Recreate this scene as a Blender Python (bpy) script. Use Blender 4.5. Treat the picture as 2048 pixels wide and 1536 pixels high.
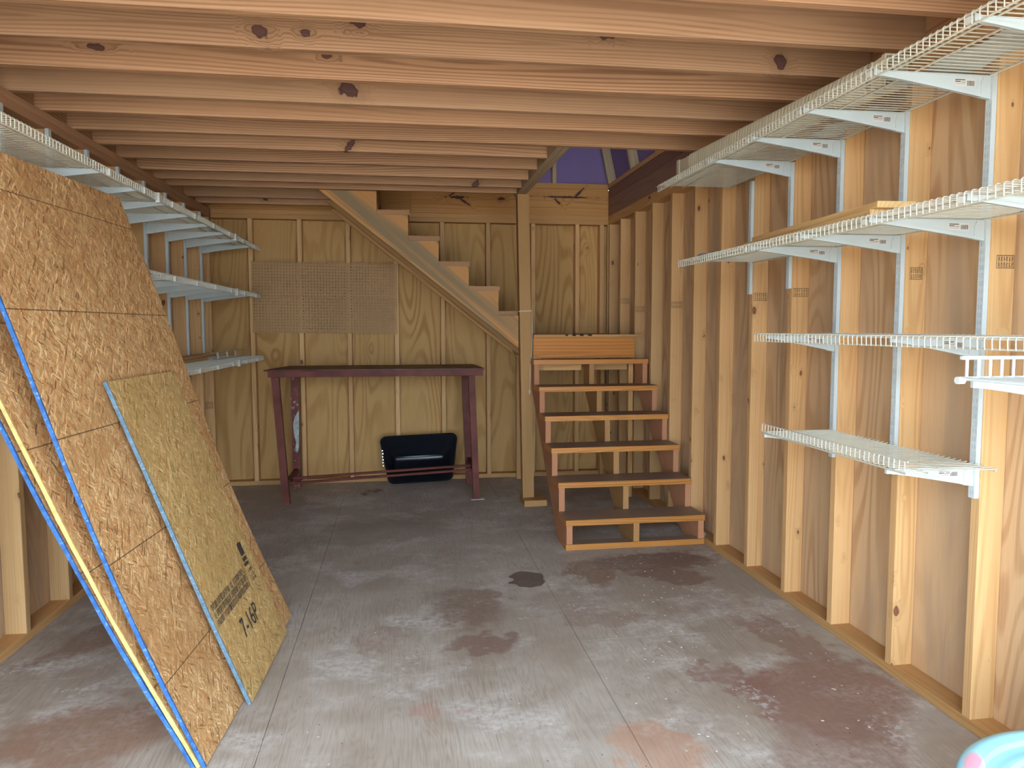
import bpy, bmesh, math, random
from mathutils import Matrix, Vector
random.seed(7)
for o in list(bpy.data.objects):
    bpy.data.objects.remove(o, do_unlink=True)
scene = bpy.context.scene
COL = scene.collection

# ------------------------------------------------------------------ camera
F, YAW, PITCH, ROLL, CAMH = 1477.5, 0.1488, -0.0756, -0.0024, 1.3571
cam_d = bpy.data.cameras.new('camera')
cam_d.sensor_fit = 'HORIZONTAL'
cam_d.sensor_width = 36.0
cam_d.lens = F / 2048 * 36.0
cam_d.clip_start = 0.05
cam = bpy.data.objects.new('camera', cam_d)
COL.objects.link(cam)
_r = Vector((math.cos(YAW), -math.sin(YAW), 0))
_f = Vector((math.sin(YAW) * math.cos(PITCH), math.cos(YAW) * math.cos(PITCH), math.sin(PITCH)))
_u = _r.cross(_f)
c_, s_ = math.cos(ROLL), math.sin(ROLL)
_r2 = _r * c_ + _u * s_
_u2 = _u * c_ - _r * s_
cm = Matrix((_r2, _u2, -_f)).transposed().to_4x4()
cm.translation = (0, 0, CAMH)
cam.matrix_world = cm
scene.camera = cam

# ------------------------------------------------------------------ light
W = bpy.data.worlds.new('daylight')
scene.world = W
W.use_nodes = True
bg = W.node_tree.nodes['Background']
bg.inputs[0].default_value = (0.70, 0.86, 1.0, 1)
bg.inputs[1].default_value = 6.6
sun_d = bpy.data.lights.new('sun', 'SUN')
sun_d.energy = 15.0
sun_d.angle = 0.009
sun_d.color = (1.0, 0.94, 0.86)
sun = bpy.data.objects.new('sun', sun_d)
COL.objects.link(sun)
sun.rotation_euler = Vector((-0.62, -0.10, -0.85)).to_track_quat('-Z', 'Y').to_euler()   # from the right, a little behind the shed
cy = scene.cycles
cy.max_bounces = 6
cy.diffuse_bounces = 4
cy.adaptive_threshold = 0.12
cy.glossy_bounces = 2
cy.caustics_reflective = False
cy.caustics_refractive = False
vs = scene.view_settings
vs.view_transform = 'Standard'
vs.look = 'None'
vs.gamma = 1.0
vs.use_curve_mapping = False
vs.exposure = 1.02

# ------------------------------------------------------------------ dimensions (metres; X right, Y into the shed, Z up)
S16 = 0.4064
XR = 1.876          # inner edge of the right wall studs
YB = 6.594          # inner edge of the back wall studs
Y1 = 4.1713         # near face of the reference stud on the right wall
ZT = 2.287          # underside of the top plates
ZJ = 2.363          # underside of the loft joists
YF = -0.10           # front wall line
LX0, LY0, LTH = -1.626, 3.40, 0.0165
ML = Matrix.Translation((LX0, LY0, 0)) @ Matrix.Rotation(-LTH, 4, 'Z')   # frame of the left wall
I4 = Matrix.Identity(4)

# ------------------------------------------------------------------ node helpers
class NT:
    def __init__(self, name):
        self.m = bpy.data.materials.new(name)
        self.m.use_nodes = True
        self.t = self.m.node_tree
        self.n = self.t.nodes
        self.b = self.n['Principled BSDF']
    def node(self, typ, **kw):
        nd = self.n.new(typ)
        for k, v in kw.items():
            setattr(nd, k, v)
        return nd
    def link(self, a, b):
        self.t.links.new(a, b)
    def put(self, sock, v):
        if hasattr(v, 'is_output'):
            self.link(v, sock)
        else:
            sock.default_value = v
    def math(self, op, a, b=None, c=None, clamp=False):
        nd = self.node('ShaderNodeMath', operation=op)
        nd.use_clamp = clamp
        self.put(nd.inputs[0], a)
        if b is not None: self.put(nd.inputs[1], b)
        if c is not None: self.put(nd.inputs[2], c)
        return nd.outputs[0]
    def vmath(self, op, a, b=None, scale=None):
        nd = self.node('ShaderNodeVectorMath', operation=op)
        self.put(nd.inputs[0], a)
        if b is not None: self.put(nd.inputs[1], b)
        if scale is not None: self.put(nd.inputs['Scale'], scale)
        return nd.outputs['Value'] if op in ('LENGTH', 'DOT_PRODUCT', 'DISTANCE') else nd.outputs['Vector']
    def mapr(self, v, a, b, c=0.0, d=1.0, smooth=False):
        nd = self.node('ShaderNodeMapRange')
        if smooth: nd.interpolation_type = 'SMOOTHSTEP'
        nd.clamp = True
        self.put(nd.inputs[0], v)
        for i, x in enumerate((a, b, c, d)):
            self.put(nd.inputs[1 + i], x)
        return nd.outputs[0]
    def mix(self, f, a, b, mode='MIX'):
        nd = self.node('ShaderNodeMix', data_type='RGBA', blend_type=mode)
        self.put(nd.inputs[0], f)
        for i, x in ((6, a), (7, b)):
            if isinstance(x, tuple) and len(x) == 3: x = (*x, 1)
            self.put(nd.inputs[i], x)
        return nd.outputs[2]
    def noise(self, vec, scale, detail=2.0, rough=0.5, dist=0.0):
        nd = self.node('ShaderNodeTexNoise')
        self.put(nd.inputs['Vector'], vec)
        nd.inputs['Scale'].default_value = scale
        nd.inputs['Detail'].default_value = detail
        nd.inputs['Roughness'].default_value = rough
        nd.inputs['Distortion'].default_value = dist
        return nd.outputs[0]
    def voro(self, vec, scale, feat='F1', rnd=1.0):
        nd = self.node('ShaderNodeTexVoronoi', feature=feat)
        self.put(nd.inputs['Vector'], vec)
        nd.inputs['Scale'].default_value = scale
        nd.inputs['Randomness'].default_value = rnd
        return nd
    def mapping(self, vec, loc=(0, 0, 0), rot=(0, 0, 0), scale=(1, 1, 1), typ='POINT'):
        nd = self.node('ShaderNodeMapping', vector_type=typ)
        self.put(nd.inputs[0], vec)
        nd.inputs['Location'].default_value = loc
        nd.inputs['Rotation'].default_value = rot
        nd.inputs['Scale'].default_value = scale
        return nd.outputs[0]
    def lin(self, vec, k, off=0.0):
        d = self.vmath('DOT_PRODUCT', vec, tuple(k))
        return self.math('ADD', d, off) if off else d
    def ell(self, vec, c, ra, rb, rot, plane='xy'):
        """elliptic distance from c (1 on the rim) in the xy or xz plane"""
        cs, sn = math.cos(rot), math.sin(rot)
        ka = (cs / ra, sn / ra, 0) if plane == 'xy' else (cs / ra, 0, sn / ra)
        kb = (-sn / rb, cs / rb, 0) if plane == 'xy' else (-sn / rb, 0, cs / rb)
        u = self.lin(vec, ka, -sum(a * b for a, b in zip(ka, c)))
        v = self.lin(vec, kb, -sum(a * b for a, b in zip(kb, c)))
        return self.math('SQRT', self.math('MULTIPLY_ADD', u, u, self.math('MULTIPLY', v, v)))
    def sep(self, vec):
        nd = self.node('ShaderNodeSeparateXYZ')
        self.put(nd.inputs[0], vec)
        return nd.outputs
    def rand(self):
        return self.node('ShaderNodeObjectInfo').outputs['Random']
    def objco(self):
        return self.node('ShaderNodeTexCoord').outputs['Object']
    def pos(self):
        return self.node('ShaderNodeNewGeometry').outputs['Position']
    def nrm(self):
        return self.node('ShaderNodeNewGeometry').outputs['Normal']
    def bump(self, h, strength=0.3, dist=0.002):
        nd = self.node('ShaderNodeBump')
        nd.inputs['Strength'].default_value = strength
        nd.inputs['Distance'].default_value = dist
        self.put(nd.inputs['Height'], h)
        self.link(nd.outputs[0], self.b.inputs['Normal'])
    def rco(self):
        """object coordinates shifted by a per-object random offset"""
        r = self.rand()
        sh = self.vmath('SCALE', (11.3, 7.7, 5.1), scale=self.math('MULTIPLY', r, 13.0))
        return self.vmath('ADD', self.objco(), sh), r
    def done(self, col, rough=0.6, spec=0.3, metal=0.0):
        self.put(self.b.inputs['Base Color'], col if not isinstance(col, tuple) else (*col[:3], 1))
        self.put(self.b.inputs['Roughness'], rough)
        self.b.inputs['Specular IOR Level'].default_value = spec
        self.b.inputs['Metallic'].default_value = metal
        return self.m

def lumber(name, light, dark, knotc=(0.10, 0.045, 0.03), ring=0.0075, contrast=0.7, knots=5.0, kmax=0.016, knot_list=(), dust=None, vary=0.25, rough=0.65, streak=None, spec=0.25):
    """sawn softwood: growth rings cut along the board (local X), knots, streaks"""
    t = NT(name)
    P, r = t.rco()
    # knots
    V = t.vmath('MULTIPLY', P, (0.55, 1.0, 1.0))
    vo = t.voro(V, knots)
    cellr = t.sep(vo.outputs['Color'])[0]
    d = t.math('DIVIDE', vo.outputs['Distance'], knots)
    kr = t.mapr(cellr, 0.25, 1.0, 0.0, kmax)
    kd = t.math('DIVIDE', d, t.math('ADD', kr, 0.0004))          # 1 at the knot's rim
    if knot_list:
        pos = t.pos()
        for (kx, ky, kz, ra, rb, tilt) in knot_list:
            e = t.ell(pos, (kx, ky, kz), ra, rb, -tilt, 'xz')
            e = t.math('ADD', e, t.math('MULTIPLY', t.math('ABSOLUTE', t.lin(pos, (0, 1, 0), -ky - 0.01)), 20.0))
            kd = t.math('MINIMUM', kd, e)
    kd = t.math('MULTIPLY', kd, t.mapr(t.noise(P, 34.0, 1.0), 0.25, 0.75, 0.72, 1.3))
    near = t.mapr(kd, 0.8, 2.9, 1.0, 0.0, True)
    km = t.mapr(kd, 0.88, 1.1, 1.0, 0.0, True)
    rim = t.math('MULTIPLY', t.mapr(kd, 0.75, 0.98, 0.0, 1.0, True), km)
    # rings
    st = t.vmath('MULTIPLY', P, (0.35, 3.0, 3.0))
    n1 = t.noise(st, 1.6, 1.0)
    px, py, pz = t.sep(P)[:3]
    lx, ly, lz = t.sep(t.objco())[:3]
    oy = t.math('MULTIPLY_ADD', r, 0.09, 0.01)
    yy = t.math('ADD', ly, oy)
    zz = t.math('ADD', lz, t.math('MULTIPLY_ADD', r, -0.05, 0.05))
    rr = t.math('SQRT', t.math('ADD', t.math('MULTIPLY', yy, yy), t.math('MULTIPLY', zz, zz)))
    rr = t.math('ADD', rr, t.math('MULTIPLY_ADD', n1, 0.09, 0.0))
    rr = t.math('ADD', rr, t.math('MULTIPLY', near, -0.016))
    w = t.math('SINE', t.math('MULTIPLY', rr, 6.2832 / ring))
    w = t.mapr(w, -0.5, 1.0, 0.0, 1.0, True)
    fine = t.noise(t.vmath('MULTIPLY', P, (2.0, 90.0, 90.0)), 1.0, 1.0)
    big = t.noise(t.vmath('MULTIPLY', P, (0.5, 5.0, 5.0)), 1.0, 1.0)
    fac = t.math('MULTIPLY', w, t.mapr(big, 0.3, 0.7, 0.15 * contrast, contrast))
    fac = t.math('ADD', fac, t.mapr(fine, 0.35, 0.75, -0.12, 0.22), clamp=True)
    col = t.mix(fac, light, dark)
    if streak:
        sn = t.noise(t.vmath('MULTIPLY', P, (0.45, 9.0, 9.0)), 1.0, 1.5, 0.5, 0.6)
        col = t.mix(t.mapr(sn, 0.46, 0.58, 0.0, 0.8, True), col, streak)
    col = t.mix(t.math('MULTIPLY', near, 0.28), col, tuple(x * 0.62 for x in dark))
    kc = t.mix(fine, knotc, tuple(x * 2.2 for x in knotc))
    col = t.mix(km, col, kc)
    col = t.mix(t.math('MULTIPLY', rim, 0.75), col, tuple(x * 0.6 for x in knotc))
    v = t.mapr(r, 0, 1, 1 - vary * 0.5, 1 + vary * 0.5)
    r2 = t.math('FRACT', t.math('MULTIPLY', r, 37.7))
    col = t.mix(t.math('MULTIPLY', r2, vary), col, t.mix(1.0, col, (1.06, 0.86, 0.74), 'MULTIPLY'))
    col = t.mix(1.0, col, t.node('ShaderNodeCombineColor').outputs[0], 'MULTIPLY') if False else col
    sc = t.node('ShaderNodeVectorMath', operation='SCALE')
    t.link(col, sc.inputs[0]); t.link(v, sc.inputs['Scale'])
    col = sc.outputs[0]
    if dust:
        up = t.mapr(t.sep(t.nrm())[2], 0.7, 0.95)
        dn = t.noise(t.pos(), 9.0, 2.0)
        col = t.mix(t.math('MULTIPLY', up, t.mapr(dn, 0.3, 0.7, 0.75, 1.0)), col, dust)
    return t.done(col, rough, spec)

def plywood(name, light, dark, scale=1.0, contrast=0.8, vary=0.2, knots=True, grey=None, bumps=0.25):
    """rotary-cut veneer: contour figure stretched along local X"""
    t = NT(name)
    P, r = t.rco()
    base = t.vmath('MULTIPLY', P, (0.55 * scale, 3.2 * scale, 3.2 * scale))
    n = t.noise(base, 1.0, 1.2, 0.45, 0.35)
    kd = None
    if knots:
        vo = t.voro(t.vmath('MULTIPLY', P, (0.6, 1, 1)), 2.6)
        d = t.math('DIVIDE', vo.outputs['Distance'], 2.6)
        cr = t.sep(vo.outputs['Color'])[0]
        kd = t.math('DIVIDE', d, t.math('ADD', t.mapr(cr, 0.45, 1.0, 0.0, 0.020), 0.0004))
        near = t.mapr(kd, 0.7, 4.5, 1.0, 0.0, True)
        n = t.math('ADD', n, t.math('MULTIPLY', near, 0.10))
    w = t.math('SINE', t.math('MULTIPLY', n, 95.0))
    w = t.mapr(w, -0.35, 1.0, 0.0, 1.0, True)
    big = t.noise(t.vmath('MULTIPLY', P, (0.8, 2.5, 2.5)), 1.0, 1.0)
    fine = t.noise(t.vmath('MULTIPLY', P, (5.0, 130.0, 130.0)), 1.0, 1.0)
    fac = t.math('MULTIPLY', w, t.mapr(big, 0.32, 0.68, 0.1 * contrast, contrast))
    fac = t.math('ADD', fac, t.mapr(fine, 0.35, 0.75, -0.10, 0.2), clamp=True)
    col = t.mix(fac, light, dark)
    if grey:
        g = t.noise(t.vmath('MULTIPLY', P, (0.9, 6.0, 6.0)), 1.0, 2.5, 0.5, 0.5)
        col = t.mix(t.mapr(g, 0.48, 0.68, 0.0, 0.75, True), col, grey)
    if knots:
        km = t.mapr(kd, 0.85, 1.15, 1.0, 0.0, True)
        col = t.mix(t.math('MULTIPLY', near, 0.2), col, tuple(x * 0.6 for x in dark))
        col = t.mix(km, col, (0.13, 0.065, 0.035))
    sc = t.node('ShaderNodeVectorMath', operation='SCALE')
    t.link(col, sc.inputs[0]); t.link(t.mapr(r, 0, 1, 1 - vary / 2, 1 + vary / 2), sc.inputs['Scale'])
    return t.done(sc.outputs[0], 0.7, 0.2)

def osb(name, light, dark, dirx=True, lines=True):
    t = NT(name)
    P, r = t.rco()
    O = t.objco()
    wob = t.noise(P, 16.0, 1.0)
    cols = None
    for i, (ang, sx, sy, off) in enumerate(((0.05, 15, 150, 0), (-0.18, 19, 190, 3.3), (0.26, 22, 170, 7.1), (0.95, 30, 210, 5.7), (-0.75, 26, 190, 2.2))):
        cb = t.node('ShaderNodeCombineXYZ')
        t.link(t.lin(P, (math.cos(ang) * sx, -math.sin(ang) * sx, 0), off * 3), cb.inputs[0])
        t.link(t.math('MULTIPLY_ADD', wob, 0.016 * sy, t.lin(P, (math.sin(ang) * sy, math.cos(ang) * sy, 0), off * 5)), cb.inputs[1])
        t.link(t.lin(P, (0, 0, 4.0)), cb.inputs[2])
        q = cb.outputs[0]
        v = t.voro(q, 1.0)
        c = t.sep(v.outputs['Color'])
        val = c[0]
        if cols is None:
            cols = val
        else:
            m = t.mapr(c[1], 0.66, 0.70, 0.0, 1.0)
            nd = t.node('ShaderNodeMix', data_type='FLOAT')
            t.put(nd.inputs[0], m); t.put(nd.inputs[2], cols); t.put(nd.inputs[3], val)
            cols = nd.outputs[0]
    fine = t.noise(t.vmath('MULTIPLY', P, (30, 260, 50)), 1.0, 1.0)
    fac = t.math('ADD', t.mapr(cols, 0.0, 1.0, 0.18, 0.95), t.mapr(fine, 0.3, 0.7, -0.16, 0.16), clamp=True)
    col = t.mix(fac, dark, light)
    hue = t.mapr(c[2], 0.62, 0.70, 0.0, 0.55)
    col = t.mix(hue, col, t.mix(1.0, col, (1.0, 0.72, 0.55), 'MULTIPLY'))
    hi = t.mapr(cols, 0.82, 0.92, 0.0, 0.75)
    col = t.mix(hi, col, tuple(min(0.92, x * 1.25 + 0.05) for x in light))
    lo = t.mapr(cols, 0.05, 0.14, 0.75, 0.0)
    col = t.mix(lo, col, tuple(x * 0.5 for x in dark))
    blot = t.noise(P, 3.0, 1.5)
    col = t.mix(t.mapr(blot, 0.45, 0.7, 0.0, 0.4), col, dark)
    if lines:
        ox, oy, oz = t.sep(O)[:3]
        m = t.math('PINGPONG', t.math('ADD', ox, 0.12), S16 / 2)
        ln = t.mapr(m, 0.0012, 0.0024, 0.85, 0.0)
        col = t.mix(ln, col, (0.06, 0.03, 0.02))
    return t.done(col, 0.6, 0.25)

def plain(name, col, rough=0.5, spec=0.4, metal=0.0, mottle=0.1, nscale=12.0, dirt=None):
    t = NT(name)
    P, r = t.rco()
    n = t.noise(P, nscale, 1.5)
    c = t.mix(t.mapr(n, 0.3, 0.7), tuple(x * (1 - mottle) for x in col), tuple(min(1, x * (1 + mottle * 0.6)) for x in col))
    if dirt:
        d = t.noise(P, nscale * 2.3, 3.0, 0.65)
        c = t.mix(t.mapr(d, 0.58, 0.68, 0.0, 1.0), c, dirt)
    return t.done(c, rough, spec, metal)

# ------------------------------------------------------------------ materials
JKN = [(-0.485, 2.84, 2.419, 0.038, 0.026, 0.5), (-0.328, 2.84, 2.423, 0.022, 0.018, 0.3), (-0.141, 2.84, 2.475, 0.036, 0.026, 0.0),
       (0.80, 2.84, 2.476, 0.042, 0.018, 0.0), (1.509, 2.84, 2.415, 0.030, 0.040, -0.2), (-0.218, 3.48, 2.428, 0.055, 0.034, 0.35),
       (-1.153, 3.15, 2.445, 0.045, 0.014, 0.0), (-0.278, 3.15, 2.456, 0.026, 0.014, 0.0), (-0.278, 4.39, 2.391, 0.022, 0.06, 0.7),
       (0.543, 5.33, 2.378, 0.02, 0.04, 0.6), (-1.35, 5.86, 2.42, 0.03, 0.05, -0.6), (-1.07, 6.31, 2.40, 0.03, 0.02, 0.2)]
M = {}
M['joist'] = lumber('pine_joist', (0.465, 0.270, 0.152), (0.285, 0.145, 0.075), knotc=(0.075, 0.035, 0.03), ring=0.011, contrast=0.95, knots=2.2, kmax=0.012, knot_list=JKN, vary=0.3)
M['stud'] = lumber('spruce_stud', (0.62, 0.385, 0.178), (0.48, 0.25, 0.093), knotc=(0.13, 0.055, 0.03), ring=0.009, contrast=0.6, knots=11.0, kmax=0.012, vary=0.3)
M['plate'] = lumber('pine_plate', (0.56, 0.32, 0.13), (0.41, 0.20, 0.07), knotc=(0.09, 0.045, 0.03), ring=0.009, knots=4.0, kmax=0.012)
M['post'] = lumber('treated_post', (0.42, 0.235, 0.092), (0.31, 0.155, 0.055), knotc=(0.09, 0.035, 0.025), ring=0.012, contrast=0.5, knots=3.2, kmax=0.016)
M['tread'] = lumber('stained_tread', (0.54, 0.235, 0.055), (0.38, 0.14, 0.028), knotc=(0.10, 0.035, 0.02), ring=0.007, contrast=0.8, knots=3.0, kmax=0.010, dust=(0.24, 0.185, 0.15), rough=0.45, spec=0.35)
M['stringer'] = lumber('stair_stringer', (0.45, 0.21, 0.11), (0.32, 0.13, 0.06), knotc=(0.07, 0.03, 0.02), ring=0.006, contrast=0.6, knots=3.0, kmax=0.014)
M['striped'] = lumber('streaked_stringer', (0.55, 0.29, 0.105), (0.40, 0.18, 0.06), knotc=(0.06, 0.02, 0.02), ring=0.012, contrast=0.8, knots=2.6, kmax=0.018, streak=(0.20, 0.17, 0.105))
M['riser'] = lumber('varnished_board', (0.62, 0.25, 0.055), (0.42, 0.125, 0.03), knotc=(0.12, 0.05, 0.03), ring=0.02, contrast=0.8, knots=2.0, kmax=0.014, rough=0.5, spec=0.2)
M['rim'] = lumber('rim_board', (0.48, 0.25, 0.085), (0.34, 0.155, 0.048), knotc=(0.045, 0.018, 0.02), ring=0.016, contrast=0.7, knots=2.0, kmax=0.012, knot_list=[(1.50, 6.6, 2.528, 0.30, 0.011, 0.0), (1.60, 6.6, 2.565, 0.08, 0.013, -0.75), (1.40, 6.6, 2.492, 0.05, 0.012, 0.75), (0.50, 6.6, 2.505, 0.11, 0.016, 0.0), (0.56, 6.6, 2.475, 0.08, 0.012, 0.6), (0.46, 6.6, 2.53, 0.05, 0.012, -0.6), (0.90, 6.6, 2.50, 0.035, 0.013, 0.0)])
M['rimdark'] = lumber('dark_rim_board', (0.25, 0.135, 0.10), (0.17, 0.085, 0.06), ring=0.014, contrast=0.6, knots=2.0, kmax=0.012)  # darker brown than the other rim boards
M['platedark'] = lumber('brown_plate', (0.44, 0.25, 0.14), (0.32, 0.165, 0.085), ring=0.012, contrast=0.6, knots=3.0, kmax=0.012)
M['treadend'] = lumber('brown_tread', (0.36, 0.20, 0.10), (0.25, 0.125, 0.055), ring=0.006, contrast=0.6, knots=2.0, kmax=0.008)
M['roofwood'] = lumber('weathered_rafter', (0.40, 0.31, 0.20), (0.28, 0.20, 0.12), ring=0.012, contrast=0.6, knots=3.5, kmax=0.010)
M['scrap'] = lumber('scrap_trim', (0.68, 0.46, 0.21), (0.50, 0.28, 0.11), ring=0.012, knots=1.5, kmax=0.006)
M['ply'] = plywood('sheathing_plywood', (0.61, 0.41, 0.235), (0.45, 0.26, 0.13), contrast=0.85, grey=(0.45, 0.315, 0.205))
M['plyback'] = plywood('back_wall_plywood', (0.54, 0.32, 0.125), (0.39, 0.20, 0.065), contrast=0.9)
M['osb'] = osb('strand_board', (0.74, 0.49, 0.24), (0.37, 0.175, 0.06))
M['osb2'] = osb('strand_board_small', (0.67, 0.48, 0.215), (0.42, 0.26, 0.085), lines=False)
M['pegs'] = plain('tempered_hardboard', (0.42, 0.25, 0.115), 0.6, 0.2, mottle=0.06, nscale=5)
M['blue'] = plain('blue_edge_paint', (0.035, 0.13, 0.37), 0.6, 0.3, mottle=0.35, nscale=40, dirt=(0.16, 0.27, 0.42))
M['bluegrey'] = plain('faded_blue_edge', (0.12, 0.205, 0.29), 0.7, 0.3, mottle=0.3, nscale=60, dirt=(0.36, 0.36, 0.33))
M['raw'] = plain('raw_board_edge', (0.62, 0.44, 0.17), 0.7, 0.2, mottle=0.25, nscale=50)
M['red'] = plain('dark_red_paint', (0.14, 0.038, 0.028), 0.55, 0.2, mottle=0.3, nscale=9, dirt=None)
M['redtop'] = plain('worn_red_top', (0.10, 0.028, 0.022), 0.5, 0.25, mottle=0.4, nscale=14)
M['redworn'] = plain('chipped_red_paint', (0.16, 0.035, 0.026), 0.55, 0.3, mottle=0.3, nscale=16, dirt=(0.35, 0.33, 0.31))
M['primer'] = plain('bare_primer', (0.46, 0.50, 0.49), 0.7, 0.2, mottle=0.3, nscale=30)
M['black'] = plain('black_enamel', (0.006, 0.008, 0.013), 0.28, 0.4, mottle=0.2)
M['white'] = plain('white_powder_coat', (0.56, 0.62, 0.63), 0.4, 0.4, mottle=0.04)
M['wire'] = plain('cream_vinyl_wire', (0.60, 0.58, 0.49), 0.42, 0.4, mottle=0.05)
M['wire2'] = plain('white_vinyl_wire', (0.64, 0.69, 0.69), 0.42, 0.4, mottle=0.04)
M['clip'] = plain('clear_white_clip', (0.68, 0.68, 0.63), 0.3, 0.5, mottle=0.03)
M['spout'] = plain('beige_vinyl', (0.56, 0.50, 0.36), 0.45, 0.4, mottle=0.06)
M['liner'] = plain('dusty_plastic_liner', (0.52, 0.53, 0.50), 0.6, 0.3, mottle=0.25, nscale=8)
M['purple'] = plain('purple_foam_board', (0.21, 0.15, 0.32), 0.75, 0.2, mottle=0.06, nscale=3)
M['print'] = plain('black_ink', (0.065, 0.055, 0.05), 0.8, 0.1, mottle=0.3, nscale=80)
M['stamp'] = plain('faded_ink', (0.16, 0.105, 0.06), 0.8, 0.1, mottle=0.3, nscale=120)
M['paper'] = plain('sticker_paper', (0.66, 0.65, 0.62), 0.6, 0.2, mottle=0.05)
M['stickerink'] = plain('sticker_ink', (0.12, 0.10, 0.09), 0.7, 0.1, mottle=0.3, nscale=200)
M['stickerred'] = plain('sticker_red', (0.55, 0.30, 0.25), 0.7, 0.1)
M['string'] = plain('cotton_string', (0.62, 0.55, 0.43), 0.9, 0.1)
M['cloth'] = plain('grey_rag', (0.34, 0.32, 0.33), 0.9, 0.1, mottle=0.5, nscale=25)
M['chip'] = plain('pale_chip', (0.72, 0.66, 0.56), 0.8, 0.1, mottle=0.3)
M['ground'] = plain('gravel_yard', (0.42, 0.39, 0.34), 0.9, 0.1, mottle=0.35, nscale=3)
M['siding'] = plain('siding_back', (0.20, 0.15, 0.10), 0.8, 0.1)
M['galv'] = plain('galvanised_steel', (0.55, 0.57, 0.58), 0.35, 0.5, metal=0.8)
M['blackmark'] = plain('black_rubber', (0.02, 0.02, 0.025), 0.7, 0.2)

def tub_mat():
    t = NT('light_blue_plastic')
    O = t.objco()
    n = t.noise(O, 6.0, 4.0)
    col = t.mix(t.mapr(n, 0.3, 0.7), (0.30, 0.70, 0.86), (0.38, 0.78, 0.92))
    # pink paint streak and pale lilac smears
    q = t.vmath('ADD', O, t.vmath('SCALE', (0.05, 0.05, 0), scale=t.math('SUBTRACT', n, 0.5)))
    for (cx, cy, a, b, rot, c) in ((-0.225, 0.215, 0.075, 0.026, 0.85, (0.80, 0.34, 0.47)), (-0.285, 0.165, 0.045, 0.05, 0.2, (0.80, 0.42, 0.54)),
                                   (-0.19, 0.175, 0.07, 0.04, 0.8, (0.62, 0.72, 0.88)), (-0.14, 0.12, 0.07, 0.02, 0.9, (0.66, 0.52, 0.85))):
        mp = t.mapping(q, loc=(cx, cy, 0.36), rot=(0, 0, rot), scale=(a, b, 0.2), typ='TEXTURE')
        m = t.mapr(t.vmath('LENGTH', mp), 0.75, 1.05, 0.9, 0.0, True)
        col = t.mix(m, col, c)
    return t.done(col, 0.35, 0.5)
M['tub'] = tub_mat()

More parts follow.
